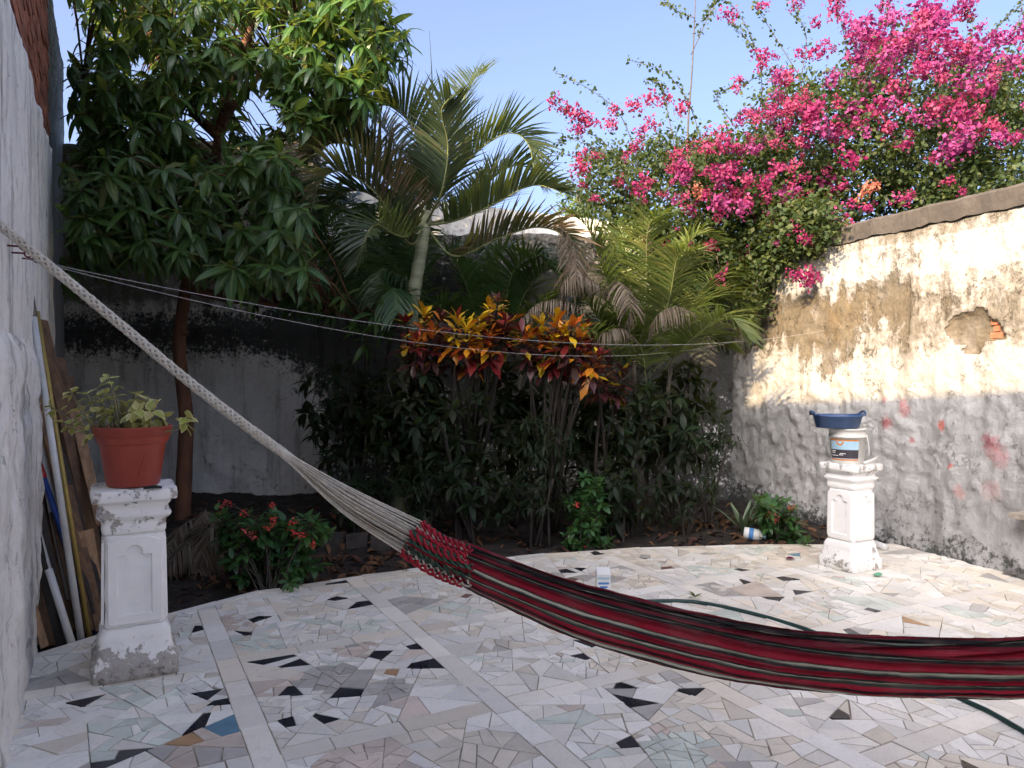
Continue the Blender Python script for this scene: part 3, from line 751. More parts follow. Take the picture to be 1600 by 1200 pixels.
# plant in the pot
pl = thing('potted_plant', 'variegated yellow green succulent plant growing in the red pot', 'plant', PC+Vector((0, 0, .28)))
tips = [(168, 585), (135, 612), (110, 612), (125, 640), (152, 620), (163, 612), (183, 625), (196, 632), (212, 612), (232, 620), (226, 634), (118, 655), (100, 660), (76, 633), (140, 655), (175, 650), (205, 655), (190, 672), (233, 672), (220, 668), (262, 655), (298, 650), (215, 640), (155, 645), (178, 612), (165, 640), (240, 640), (205, 676), (132, 672)]
ov = ovate_tpl(); vi = []; b = MB()
for i, (px, py) in enumerate(tips):
    Z = PC.y+random.uniform(-.13, .13); tp = P(px, py, Z)
    root = PC+Vector((max(-.13, min(.13, (tp.x-PC.x)*.55)), (Z-PC.y)*.5, .27))
    mid = root.lerp(tp, .5)+Vector((0, 0, .03 if abs(px-205) < 70 else -.03))
    pts = catmull([root, mid, tp], 5); b.tube(pts, [.006-.0035*k/len(pts) for k in range(len(pts))], 6)
    n = len(pts)
    ax = (pts[-1]-pts[-3]).normalized()
    for k in range(2 if px < 200 else 3):
        for lf in rosette(tp-ax*k*.02, ax, 4, (.044+.01*random.random()-.003*k if px < 200 else .056), (40+22*k, 62+25*k), .35): vi.append(lf)
b.objs('stem', M['varieg_stem'], pl, True)
leaf_objs('leaf', tpl_mesh('leaf', ov, M['varieg']), vi[:300], pl); leaf_mass('small_leaves', ov, vi[300:], M['varieg'], pl, 'stuff')
for n_, q_ in (('pebble', G(1, 1)),): pass
b = MB(); q = PC+Vector((.15, -.14, 0)); b.tube([q+Vector((-.03, 0, .008)), q+Vector((.02, .01, .012)), q+Vector((.05, .02, .008))], [.007, .01, .006], 6)
tag(b.obj('charred_stub', M['black'], None, True), 'small black stub lying on the left pillar beside the pot', 'stick')

# ------------------------------------------------------------------ mango tree
mt = thing('mango_tree', 'mango tree with reddish trunk and drooping dark leaves by the side wall', 'tree', P(285, 812, 7.6)*1)
tb = P(285, 812, 7.6); tb.z = -.06
trunk_px = [(285, 830), (287, 760), (290, 690), (291, 650), (284, 590), (280, 540), (286, 480), (296, 420), (312, 350), (330, 280), (343, 215)]
tk = catmull([P(x, y, 7.6) for x, y in trunk_px], 4)
b = MB(); b.tube(tk, [.08-.036*(i/len(tk))+.006*nz((i*.7, 0, 0)) for i in range(len(tk))], 12)
for (px, py) in ((291, 652), (287, 520)):
    q = P(px, py, 7.52); b.tube([q+Vector((0, .05, 0)), q+Vector((.01, -.03, 0))], [.035, .02], 8)
b.obj('trunk', M['bark'], mt, True)
poly = [(95, -90), (590, -90), (605, 5), (640, 55), (640, 95), (600, 115), (612, 150), (560, 185), (520, 210), (440, 215), (455, 260), (485, 320), (470, 385), (485, 425), (430, 440), (330, 425), (285, 410), (225, 405), (190, 420), (120, 415), (90, 330), (85, 180), (112, 130), (95, 60)]
def inpoly(x, y, p):
    c = False; j = len(p)-1
    for i in range(len(p)):
        if (p[i][1] > y) != (p[j][1] > y) and x < (p[j][0]-p[i][0])*(y-p[i][1])/(p[j][1]-p[i][1])+p[i][0]: c = not c
        j = i
    return c
gaps = [(404, 172, 26), (118, 60, 16), (335, 225, 22), (310, 195, 14), (400, 55, 12), (215, 90, 10), (385, 330, 8)]
ros = []
def far_ok(p): return V.dot(p) > LV+.1
tries = 0
while len(ros) < 800 and tries < 30000:
    tries += 1; px = random.uniform(65, 645); py = random.uniform(-90, 445)
    if not inpoly(px, py, poly): continue
    if any(math.hypot(px-g[0], py-g[1]) < g[2]+14 for g in gaps): continue
    if py > 240: Z = random.uniform(5.7, 7.9)
    else: Z = random.uniform(6.2, 9.0)
    if px > 480: Z = random.uniform(6.3, 7.6)
    p = P(px, py, Z)
    if not far_ok(p): continue
    if any((p-r).length < .1 for r in ros): continue
    if py < 230 and random.random() < .15: continue
    ros.append(p)
low = [P(590, 492, 6.9), P(478, 442, 6.6), P(540, 462, 7.0), P(520, 380, 7.6), P(545, 350, 7.9), P(560, 400, 7.7), P(600, 380, 8.0), P(510, 330, 7.8), P(580, 330, 8.1), P(530, 420, 7.5), P(590, 440, 7.6), P(620, 420, 8.0), P(500, 260, 7.9), P(530, 300, 8.0), P(480, 230, 7.8), P(560, 505, 7.2), P(520, 488, 7.3), P(610, 515, 7.4), P(500, 470, 7.2), P(455, 470, 7.4), P(400, 440, 6.5), P(395, 470, 7.4), P(96, 440, 6.4), P(100, 415, 6.3), P(575, 540, 7.3)]
ml = leaf_tpl(1., .27, 6, .22, .6, wave=.03)
items = []
cc = P(340, 150, 7.5); b = MB(); tw_ = MB()
limbs = [[(296, 420), (330, 300), (345, 200), (395, 130), (450, 60), (480, -40)], [(343, 215), (300, 170), (270, 90), (240, -20)], [(330, 280), (420, 230), (500, 170), (570, 100)], [(296, 420), (220, 330), (160, 250), (130, 120)], [(296, 430), (370, 400), (430, 330), (470, 300)], [(290, 450), (380, 470), (470, 478), (560, 500)], [(345, 200), (370, 100), (400, 20), (410, -60)]]
nodes = []
for li, lb in enumerate(limbs):
    Zs = [7.6, 7.6, 7.5, 7.4, 7.3, 7.2]
    off = random.uniform(-.8, .8) if li not in (0, 5) else 0
    pts = catmull([P(x, y, 7.6+off*i/len(lb)-(0.1*i if li == 5 else 0)) for i, (x, y) in enumerate(lb)], 5); b.tube(pts, [.055*(1-.75*i/len(pts)) for i in range(len(pts))], 7); nodes += pts
for p in ros+low:
    nd = min(nodes, key=lambda q: (q-p).length); m = nd.lerp(p, .5)+Vector((0, 0, .1)); tw_.tube([nd, m, p], [.012, .007, .004], 4)
    out = (p-cc); out.z = out.z*.4+.15+random.uniform(-.2, .5); out += rnd_dir()*.4
    L = random.uniform(.2, .28) if p.y < 7 else random.uniform(.18, .24)
    items += rosette(p, out, random.randint(11, 17), L, (25, 115), .6)
b.objs('limb', M['bark'], mt, True); tag(tw_.obj('twigs', M['bark'], mt, True), kind='stuff')
items = [i for i in items if V.dot(Vector(i[0])+Vector((i[1][0][1], i[1][1][1], i[1][2][1]))*i[2]) > LV+.06]
def size_px(i):
    q = proj(i[0]); return i[2]/max(q[2], .1) if (-20 < q[0] < 1620 and -20 < q[1] < 1220) else 0
random.shuffle(items); ya = items[:int(len(items)*.2)]; items = items[int(len(items)*.2):]
items.sort(key=size_px, reverse=True)
lm = tpl_mesh('leaf', ml, M['mango'])
leaf_objs('leaf', lm, items[:300], mt); half = items[300:]; leaf_mass('crown', ml, half[::2], M['mango'], mt, 'stuff'); leaf_mass('crown_inner', leaf_tpl(1., .22, 6, .3, 1.0, wave=.07), half[1::2], M['mango'], mt, 'stuff'); leaf_mass('crown_old_leaves', leaf_tpl(1., .25, 6, .1, .3, wave=.09), ya, M['mango_old'], mt, 'stuff')

# ------------------------------------------------------------------ palms
def frond_mesh(name, ctrl, nl, L, W, mat, parent, lift=25, dry=0., tipdry=.5, droop=.5, start=.16, rad=.014, forward=.75, drymat=None, twist=0.):
    pts = catmull(ctrl, 12); n = len(pts); cum = [0]
    for i in range(1, n): cum.append(cum[-1]+(pts[i]-pts[i-1]).length)
    tot = cum[-1]; vs = []; qs = []; dr = []; isl = 5
    def at(t):
        s = t*tot
        for i in range(1, n):
            if cum[i] >= s:
                f = (s-cum[i-1])/max(1e-6, cum[i]-cum[i-1]); return pts[i-1].lerp(pts[i], f), (pts[i]-pts[i-1]).normalized()
        return pts[-1], (pts[-1]-pts[-2]).normalized()
    nl = int(nl*(2.1 if mat is not M['dry'] else 1.3)); W *= .86
    for k in range(nl):
        t = start+(1-start)*(k+.5)/nl
        for sgn in (-1, 1):
            p, tg = at(min(1, t+random.uniform(-.3, .3)/nl)); side = tg.cross(Vector((0, 0, 1)))
            if side.length < .05: side = tg.cross(Vector((0, 1, 0)))
            side.normalize(); up = side.cross(tg); side = side*math.cos(twist)+up*math.sin(twist); up = side.cross(tg)
            a = R(lift+random.uniform(-12, 12)); prof = (.45+.55*math.sin(math.pi*min(1, .12+.82*t))) if t < .8 else (.45+.55*math.sin(math.pi*(.12+.82*.8)))*(1-.45*(t-.8)/.2)
            d = (side*sgn*math.cos(a)+up*math.sin(a)+tg*forward*(.6+.8*t)).normalized(); ln = L*prof*random.uniform(.88, 1.1)
            wdt = side*sgn; q = p; o = len(vs); dd = droop*random.uniform(.5, 1.5); ld = dry+random.gauss(0, .12)
            nrm = d.cross(tg); nrm = nrm.normalized() if nrm.length > .01 else up
            for s in range(isl):
                f = s/(isl-1); ww = W*(.45+1.1*f if f < .4 else .9*(1-f)/.6+.02)*.5
                x = d.cross(nrm).normalized()
                vs += [q-x*ww+nrm*ww*.35, q, q+x*ww+nrm*ww*.35]; dr += [ld+tipdry*(f**2)*.8]*3
                d = d+Vector((0, 0, -1))*dd*.28; d.normalize(); q = q+d*ln/(isl-1)
            for s in range(isl-1):
                e = o+s*3; qs += [(e, e+1, e+4, e+3), (e+1, e+2, e+5, e+4)]
    me = np_mesh(name, np.array([tuple(v) for v in vs]), np.array(qs)); me.materials.append(mat); attr(me, 'dry', dr)
    fo = link(bpy.data.objects.new(name, me), parent)
    b = MB(); b.tube(pts, [rad*.62*(1-.8*i/n) for i in range(n)], 6)
    rb = b.obj('rachis', M['rachis'] if mat is not M['dry'] else M['dry'], fo, True)
    return fo
def PP(l): return [P(*q) for q in l]
# the tall palm in the middle
pm = thing('palm_tree', 'tall palm with pale ringed trunk and browning feather fronds, centre of the bed', 'palm', G(632, 812))
b = MB(); tr = catmull(PP([(622, 835, 7.2), (630, 700, 7.2), (637, 560, 7.2), (645, 470, 7.2), (655, 410, 7.2), (663, 360, 7.2), (668, 330, 7.2)]), 9)
b.tube(tr, [.082-.035*i/len(tr)+(.006 if i % 5 == 0 else 0) for i in range(len(tr))], 12); b.obj('trunk', M['palm_trunk'], pm, True)
c0 = (664, 352, 7.2)
b = MB(); b.tube(catmull(PP([c0, (676, 260, 7.2), (676, 150, 7.15), (671, 48, 7.1)]), 6), [.02-.0185*i/18 for i in range(19)], 6); b.obj('spear_leaf', M['palm'], pm, True)
FR = [([c0, (668, 270, 7.1), (640, 190, 6.95), (606, 165, 6.8), (580, 172, 6.7)], .55, .05, .3, 34),
      ([c0, (640, 380, 7.0), (590, 305, 6.8), (535, 268, 6.6), (500, 285, 6.45), (487, 335, 6.4)], .6, .42, .55, 38),
      ([c0, (640, 330, 7.4), (590, 250, 7.7), (540, 215, 7.9), (490, 240, 8.0)], .55, .38, .5, 34),
      ([c0, (700, 290, 7.3), (748, 235, 7.4), (795, 208, 7.4), (825, 225, 7.4), (836, 275, 7.4)], .55, .0, .15, 38),
      ([c0, (690, 260, 7.5), (715, 185, 7.8), (735, 130, 8.0), (760, 112, 8.2)], .5, .0, .1, 30),
      ([c0, (710, 345, 7.0), (770, 320, 6.8), (830, 290, 6.7), (880, 300, 6.6)], .5, .12, .4, 36),
      ([c0, (710, 400, 7.2), (780, 372, 7.1), (840, 355, 7.0), (885, 375, 6.9), (893, 440, 6.9)], .5, .5, .6, 36),
      ([c0, (630, 370, 6.8), (590, 352, 6.5), (572, 370, 6.3), (562, 412, 6.25)], .42, -.1, .0, 24),
      ([c0, (690, 300, 6.8), (700, 230, 6.6), (690, 175, 6.4), (705, 150, 6.3)], .5, .08, .2, 32)]
FR += [([c0, (620, 300, 7.0), (560, 235, 6.9), (515, 225, 6.8), (480, 255, 6.7)], .55, .45, .5, 34), ([c0, (650, 300, 7.6), (610, 215, 7.9), (570, 180, 8.0), (530, 190, 8.1)], .5, .4, .5, 32), ([c0, (630, 340, 7.3), (570, 300, 7.4), (520, 310, 7.4), (495, 360, 7.4)], .5, .3, .5, 32), ([c0, (720, 330, 7.5), (780, 270, 7.7), (820, 260, 7.8), (850, 290, 7.9)], .5, .05, .3, 34)]
for ct, L, dry, td, nl in FR: frond_mesh('frond', PP(ct), nl, L, .034, M['palm'], pm, lift=38, dry=dry, tipdry=td, droop=.35, rad=.02)
# lower, darker palm clump behind it
p2 = thing('palm_clump', 'dark green low palm clump hanging between the mango and the tall palm', 'palm', G(560, 800))
b = MB()
for dx in (-20, 0, 25): b.tube(catmull(PP([(565+dx, 815, 7.9), (570+dx, 650, 7.9), (575+dx*1.6, 500, 7.9)]), 5), .022, 7)
b.objs('stem', M['cane'], p2, True)
for ct in ([(560, 520, 7.9), (530, 400, 7.7), (500, 320, 7.5), (480, 400, 7.3)], [(575, 500, 7.9), (570, 380, 8.0), (545, 300, 8.1), (520, 330, 8.2)], [(590, 500, 7.9), (600, 400, 7.6), (590, 320, 7.4), (560, 340, 7.2)], [(600, 510, 7.9), (630, 420, 7.8), (640, 350, 7.7), (620, 330, 7.6)], [(565, 520, 7.9), (520, 460, 7.6), (480, 430, 7.4), (460, 480, 7.2)], [(610, 520, 7.8), (660, 470, 7.7), (600, 420, 7.4), (590, 470, 7.2)], [(580, 520, 7.9), (610, 470, 7.3), (615, 450, 7.0), (620, 490, 6.8)]):
    frond_mesh('frond', PP(ct), 30, .5, .034, M['palm_dark'], p2, lift=5, dry=-.1, tipdry=.1, droop=.9, rad=.012)
p3 = thing('palm_bush', 'low green palm spreading behind the red and yellow croton leaves', 'palm', G(770, 800))
b = MB()
for dx in (-20, 10, 30): b.tube(catmull(PP([(770+dx, 815, 8.0), (772+dx, 680, 8.0), (775+dx*1.6, 540, 8.0)]), 5), .022, 7)
b.objs('stem', M['cane'], p3, True)
for ct in ([(760, 560, 8.0), (730, 450, 7.9), (700, 400, 7.8), (670, 420, 7.7)], [(770, 550, 8.0), (770, 440, 8.0), (790, 390, 8.0), (820, 400, 8.0)], [(785, 560, 8.0), (820, 460, 7.8), (860, 420, 7.6), (900, 450, 7.5)], [(765, 560, 8.0), (745, 430, 8.3), (740, 395, 8.4), (760, 380, 8.5)], [(790, 560, 8.0), (840, 500, 7.7), (880, 480, 7.5), (920, 520, 7.3)], [(760, 560, 8.0), (710, 500, 7.7), (680, 480, 7.5), (650, 510, 7.4)], [(780, 540, 8.0), (800, 430, 7.6), (840, 400, 7.4), (870, 430, 7.3)]):
    frond_mesh('frond', PP(ct), 30, .45, .034, M['palm_dark'], p3, lift=30, dry=-.05, tipdry=.2, droop=.5, rad=.012)
ar = thing('areca_palm', 'bright yellow green areca palm clump in front of the sunlit wall corner', 'palm', G(1010, 815))
b = MB()
for dx, dz in ((-40, .1), (-15, -.1), (5, .15), (30, -.05), (55, .1)): b.tube(catmull(PP([(1005+dx*.6, 822, 7.4+dz), (1008+dx*.9, 700, 7.4+dz), (1010+dx*1.3, 560, 7.4+dz)]), 5), .02, 7)
b.objs('stem', M['cane'], ar, True)
AF = [([(990, 570), (950, 450), (920, 360), (885, 330)], 0), ([(1000, 560), (985, 440), (970, 360), (940, 335)], .1), ([(1010, 560), (1010, 430), (1015, 350), (1050, 330)], -.1), ([(1020, 560), (1050, 440), (1085, 370), (1125, 375)], 0), ([(1030, 570), (1080, 480), (1120, 430), (1165, 450)], -.1),
      ([(1035, 580), (1090, 520), (1135, 495), (1170, 530)], .1), ([(985, 570), (930, 490), (890, 450), (850, 480)], .1), ([(1000, 570), (970, 500), (930, 450), (900, 480)], -.1), ([(1015, 560), (1045, 470), (1060, 400), (1090, 390)], .15), ([(995, 560), (960, 430), (1000, 360), (1030, 345)], .1), ([(1020, 580), (1070, 540), (1100, 520), (1140, 545)], -.1), ([(990, 590), (945, 540), (910, 520), (870, 550)], 0), ([(1010, 600), (1000, 540), (960, 500), (940, 530)], -.2), ([(1025, 570), (1100, 470), (1140, 470), (1165, 510)], .2)]
for i, (ct, dry) in enumerate(AF):
    zz = [7.4, 7.3+.4*math.sin(i*2.1), 7.3+.7*math.sin(i*2.1), 7.3+.9*math.sin(i*2.1)]
    frond_mesh('frond', [P(x, y, z) for (x, y), z in zip(ct, zz)], 32, .42, .03, M['areca'], ar, lift=28, dry=dry, tipdry=.25, droop=.6, rad=.011)
# withered fronds
DF = [([(860, 320, 6.9), (880, 350, 6.85), (888, 410, 6.8), (880, 470, 6.8)], .2), ([(870, 350, 6.8), (895, 380, 6.75), (900, 430, 6.7), (895, 480, 6.7)], .16), ([(930, 500, 6.8), (885, 470, 6.7), (840, 475, 6.6), (815, 500, 6.55)], .22), ([(960, 470, 6.9), (920, 435, 6.8), (885, 435, 6.7), (870, 470, 6.7)], .25), ([(1000, 540, 6.8), (975, 515, 6.7), (945, 518, 6.6), (930, 535, 6.6)], .2), ([(1100, 500, 6.9), (1060, 480, 6.8), (1030, 490, 6.7), (1015, 515, 6.7)], .25), ([(950, 470, 7.0), (965, 440, 6.8), (985, 470, 6.6), (980, 510, 6.6)], .25)]
for i, (ct, L) in enumerate(DF):
    fo = frond_mesh('withered_frond', PP(ct), 24, L, .022, M['dry'], ar, lift=-10, droop=1.4, rad=.008, forward=.5)

# ------------------------------------------------------------------ crotons
crl = leaf_tpl(1., .46, 6, .18, .5, wave=.05, cut=5)
def croton(label, base, heads, mats, group='crotons in the bed', L=.145):
    t = thing('croton_shrub', label, 'shrub', base, group); b = MB(); per = {}
    for h, mset in heads:
        q = base+Vector((random.uniform(-.08, .08), random.uniform(-.05, .05), -.05)); m = q.lerp(h, .55)+Vector((random.uniform(-.08, .08), random.uniform(-.05, .05), .05))
        pts = catmull([q, m, h], 6); b.tube(pts, [.02-.012*i/len(pts) for i in range(len(pts))], 6); ax = (pts[-1]-pts[-3]).normalized()
        for layer in range(4):
            ls = rosette(h-ax*layer*.07, ax+rnd_dir()*.3, 9, L*(1+.12*layer), (12+24*layer, 55+22*layer), .05)
            for l in ls:
                mi = mset[min(layer, len(mset)-1)] if random.random() < .75 else random.choice((0, 1, 2, 3)); per.setdefault(mi, []).append(l)
    b.objs('stem', M['wood_dark'], t, True)
    for mi, ls in per.items(): leaf_objs('leaf', tpl_mesh('leaf', crl, M['croton'][mi]), ls, t)
    return t
def heads(l, Z): return [(P(x, y, Z+random.uniform(-.2, .2)), m) for x, y, m in l]
croton('croton shrub with a yellow tipped head, left of the others under the palm trunk', Vector(G(655, 818)), heads([(662, 492, (0, 0, 1, 3)), (635, 505, (2, 3, 2, 3)), (690, 500, (3, 2, 3, 3)), (650, 530, (1, 2, 3, 3)), (675, 525, (1, 3, 2, 3))], 6.7), 0)
croton('croton shrub with the brightest yellow and orange leaves, middle of the row', Vector(G(720, 822)), heads([(714, 500, (0, 0, 0, 1)), (730, 515, (0, 0, 1, 2)), (745, 522, (0, 1, 1, 2)), (765, 480, (0, 3, 0, 3)), (778, 470, (3, 0, 3, 3)), (790, 505, (2, 3, 2, 3)), (765, 525, (1, 1, 2, 2)), (735, 540, (1, 2, 2, 3)), (800, 500, (3, 2, 3, 3)), (700, 530, (0, 1, 3, 3)), (752, 500, (0, 0, 1, 2))], 6.6), 0)
croton('croton shrub with orange and dark red leaves, nearest the areca palm', Vector(G(860, 826)), heads([(845, 505, (0, 0, 1, 2)), (870, 500, (0, 1, 0, 3)), (895, 508, (1, 0, 2, 3)), (830, 525, (0, 1, 2, 3)), (865, 530, (0, 0, 1, 2)), (905, 530, (1, 2, 3, 3)), (885, 535, (2, 1, 2, 3)), (920, 540, (2, 1, 2, 3)), (850, 538, (1, 2, 3, 3)), (935, 552, (2, 3, 1, 3)), (910, 515, (1, 0, 2, 3)), (880, 520, (0, 1, 2, 3)), (815, 520, (2, 1, 3, 3))], 6.5), 0)
croton('low dark croton shrub in the shade under the withered fronds', Vector(G(940, 830)), heads([(950, 570, (3, 2, 3, 3)), (975, 580, (3, 3, 3, 3)), (930, 575, (3, 3, 2, 3))], 6.7), 0)

# dense shaded undergrowth in the middle of the bed
def leafy_bush(name, label, base, c, rad, n, tpl, mat, L, cat='shrub', group=None, stems=5, up=.4, objs=0):
    t = thing(name, label, cat, base, group); it = []; b = MB()
    for k in range(stems):
        h = c+Vector((random.uniform(-.6, .6)*rad[0], random.uniform(-.6, .6)*rad[1], random.uniform(-.2, .6)*rad[2])); b.tube(catmull([base+Vector((random.uniform(-.05, .05), random.uniform(-.05, .05), -.06)), base.lerp(h, .5)+Vector((random.uniform(-.06, .06), 0, 0)), h], 4), [.016-.001*i for i in range(9)], 5)
    b.objs('stem', M['wood_dark'], t, True)
    for k in range(n):
        d = rnd_dir(); r = random.random()**.45; p = c+Vector((d.x*rad[0], d.y*rad[1], d.z*rad[2]))*r*(1+.25*nz(d*2+c))
        ax = Vector((d.x, d.y, d.z*.5+up)); it += rosette(p, ax, 7, L*random.uniform(.7, 1.2), (30, 100), .35)
    it.sort(key=size_px, reverse=True)
    if objs: leaf_objs('leaf', tpl_mesh('leaf', tpl, mat), it[:objs], t)
    leaf_mass('foliage', tpl, it[objs:], mat, t, 'stuff'); return t
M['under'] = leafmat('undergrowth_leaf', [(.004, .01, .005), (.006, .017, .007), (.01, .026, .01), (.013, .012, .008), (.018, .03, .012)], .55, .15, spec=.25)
crt = leaf_tpl(1., .34, 5, .18, .5); crt2 = leaf_tpl(1., .2, 5, .25, .8, wave=.06)
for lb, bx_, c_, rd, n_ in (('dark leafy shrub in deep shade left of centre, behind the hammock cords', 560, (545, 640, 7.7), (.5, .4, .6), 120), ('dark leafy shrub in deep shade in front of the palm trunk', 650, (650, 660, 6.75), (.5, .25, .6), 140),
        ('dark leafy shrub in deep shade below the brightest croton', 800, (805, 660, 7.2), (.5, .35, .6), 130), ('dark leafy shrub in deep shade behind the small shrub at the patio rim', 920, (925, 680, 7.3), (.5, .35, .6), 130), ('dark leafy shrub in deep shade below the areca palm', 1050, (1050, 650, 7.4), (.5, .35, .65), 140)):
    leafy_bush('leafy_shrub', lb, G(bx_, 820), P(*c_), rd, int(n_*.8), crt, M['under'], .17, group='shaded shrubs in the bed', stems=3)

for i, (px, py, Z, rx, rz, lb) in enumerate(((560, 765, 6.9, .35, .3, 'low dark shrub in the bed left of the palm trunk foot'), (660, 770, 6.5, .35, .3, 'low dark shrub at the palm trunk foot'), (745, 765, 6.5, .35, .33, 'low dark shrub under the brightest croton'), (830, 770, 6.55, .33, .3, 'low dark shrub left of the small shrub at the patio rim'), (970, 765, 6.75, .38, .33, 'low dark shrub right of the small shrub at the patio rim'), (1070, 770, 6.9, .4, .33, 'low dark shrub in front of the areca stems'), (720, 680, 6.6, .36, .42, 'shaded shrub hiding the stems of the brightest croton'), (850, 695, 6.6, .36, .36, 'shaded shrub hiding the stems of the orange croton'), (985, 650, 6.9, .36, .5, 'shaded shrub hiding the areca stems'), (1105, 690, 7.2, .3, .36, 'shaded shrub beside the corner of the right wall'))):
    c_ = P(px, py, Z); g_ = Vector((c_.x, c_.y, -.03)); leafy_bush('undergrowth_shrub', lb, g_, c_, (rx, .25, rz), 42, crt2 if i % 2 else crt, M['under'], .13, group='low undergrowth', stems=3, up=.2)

# ------------------------------------------------------------------ crown-of-thorns shrubs, agave
eul = leaf_tpl(1., .46, 5, .12, .35); ptl = leaf_tpl(1., 1., 4, .1, .2)
def thorn_bush(label, base, heads_, flowers, L=.09):
    t = thing('thorn_shrub', label, 'shrub', base, 'crown of thorns shrubs'); b = MB(); it = []; fl = []
    for h in heads_:
        m = base.lerp(h, .5)+Vector((random.uniform(-.05, .05), random.uniform(-.05, .05), 0)); pts = catmull([base+Vector((random.uniform(-.05, .05), random.uniform(-.05, .05), -.06)), m, h], 5); b.tube(pts, .005, 5); ax = ((pts[-1]-pts[-3]).normalized()+Vector((0, -.35, .3))).normalized()
        for k in range(4): it += rosette(h-ax*.032*k, ax, 9, L*random.uniform(.9, 1.25), (35+16*k, 80+14*k), .15)
    for _ in range(26):
        h = random.choice(heads_)+Vector((random.gauss(0, .05), random.gauss(0, .1), random.gauss(-.03, .05))); h.z = max(h.z, .03)
        it += rosette(h, rnd_dir()+Vector((0, -.5, .7)), 9, L*random.uniform(.8, 1.2), (35, 100), .15)
    for f in flowers:
        nr = min(heads_, key=lambda q: (q-f).length); b.tube([nr, nr.lerp(f, .6)+Vector((0, 0, .01)), f], .0025, 4)
        for k in range(5): fl += rosette(f+rnd_dir()*.012, Vector((0, -.6, .8))+rnd_dir()*.5, 3, .016, (60, 95), 0)
    b.objs('stem', M['cane'], t, True); it.sort(key=size_px, reverse=True)
    leaf_objs('leaf', tpl_mesh('leaf', eul, M['euph']), it[:200], t); leaf_mass('foliage', eul, it[200:], M['euph'], t, 'stuff'); leaf_mass('flowers', ptl, fl, M['euph_fl'], t, 'stuff')
    return t
def rp(l, Z, s=.15): return [P(x, y, Z+random.uniform(-s, s)) for x, y in l]
thorn_bush('green shrub with small red flowers at the left edge of the patio', Vector((G(425, 922).x, G(425, 922).y, -.03)), rp([(345, 805), (355, 830), (350, 815), (385, 800), (400, 815), (425, 800), (430, 820), (385, 850), (400, 860), (455, 830), (470, 845), (440, 850), (490, 812), (485, 830), (500, 820), (415, 835), (450, 870), (470, 870), (480, 880), (395, 880), (440, 885), (410, 905), (460, 895), (370, 840), (445, 815), (465, 815), (475, 850), (345, 845)], 5.35), rp([(343, 788), (353, 782), (380, 800), (426, 787), (418, 820), (429, 812), (455, 815), (460, 830), (472, 833), (385, 828), (394, 834), (488, 848)], 5.1, .05))
thorn_bush('green shrub with a few red flowers beside the far pillar', Vector((G(1225, 850).x, G(1225, 850).y+.15, -.03)), rp([(1195, 775), (1205, 790), (1215, 780), (1225, 800), (1240, 795), (1245, 815), (1220, 820), (1235, 830), (1205, 815), (1230, 845), (1215, 838), (1198, 800), (1248, 830), (1200, 785), (1190, 800)], 6.75), rp([(1202, 803), (1211, 808), (1238, 792)], 6.55, .03), .085)
thorn_bush('small shaded green shrub at the rim of the patio, centre of the photo', Vector((G(915, 862).x, G(915, 862).y+.15, -.03)), rp([(900, 780), (915, 760), (935, 770), (945, 790), (910, 800), (890, 830), (905, 845), (925, 840), (950, 850), (900, 815), (930, 815), (895, 850), (920, 790), (935, 750)], 6.5), rp([(901, 788), (915, 858)], 6.35, .03), .085)
agt = leaf_tpl(1., .16, 6, .45, .3)
t = thing('agave_plant', 'grey green spiky agave against the wall, left of the flowering shrub', 'plant', G(1168, 842))
ag = G(1168, 842, -.02)+Vector((0, .12, 0)); it = []
for k in range(11):
    a = k*2.4; tl = .25+.045*k; d = Vector((math.cos(a)*math.sin(tl), math.sin(a)*math.sin(tl), math.cos(tl))); it.append((ag, frame(d, (-d.x, -d.y, .3)), random.uniform(.3, .42)))
leaf_objs('leaf', tpl_mesh('leaf', agt, M['agave']), it, t)

# ------------------------------------------------------------------ bougainvillea over the wall corner
bo = thing('bougainvillea', 'huge bougainvillea covered in magenta flowers spilling over the wall corner', 'shrub', Vector((3.6, 9.6, 0)))
bpoly = [(905, 240), (960, 215), (1050, 195), (1120, 215), (1175, 150), (1230, 95), (1290, 120), (1345, 60), (1420, 35), (1480, 60), (1540, 90), (1640, 60), (1640, 330), (1330, 345), (1290, 370), (1235, 385), (1200, 400), (1120, 420), (1060, 420), (1000, 390), (930, 350), (890, 300)]
bl = leaf_tpl(1., .72, 3, .2, .3); bleaf = []; bn = MB(); cn_ = MB(); core = [Vector((2.6, 9.2, 2.6)), Vector((3.6, 9.4, 2.8)), Vector((4.8, 9.0, 2.8)), Vector((3.0, 9.0, 3.4))]
def bdepth(px, py):
    if px > 1290: lo = RW(px, py).y+1.1; return random.uniform(max(lo, 7.4), 9.6)
    if py > 330: return RW(px, 400).y-random.uniform(-.35, .25) if px > 1150 else random.uniform(7.9, 8.5)
    return random.uniform(7.9, 9.6)
sprigs = []; k = 0
while len(sprigs) < 760 and k < 20000:
    k += 1; px = random.uniform(880, 1640); py = random.uniform(30, 425)
    if not inpoly(px, py, bpoly): continue
    dens = min(1, .35+.65*(py-120)/150) if px < 1330 else min(1, .5+.5*(py-40)/130)
    if px < 1000: dens *= .7
    if px < 1300 and py > 230: dens = 1
    if random.random() > dens: continue
    sprigs.append((px, py, P(px, py, bdepth(px, py))))
hang = [(1060, 350), (1300, 345), (1290, 372), (1250, 400), (1205, 430), (1195, 480), (1165, 515), (1135, 470), (1090, 440)]
k = 0
while k < 95:
    px = random.uniform(1060, 1310); py = random.uniform(300, 515)
    if not (inpoly(px, py, hang) or (1140 < px < 1315 and 300 < py < 385-(px-1140)*.2)): continue
    if py > 430 and random.random() < .4: continue
    k += 1; sprigs.append((px, py, P(px, py, RW(max(px, 1130), 400).y-random.uniform(.08, .4))))
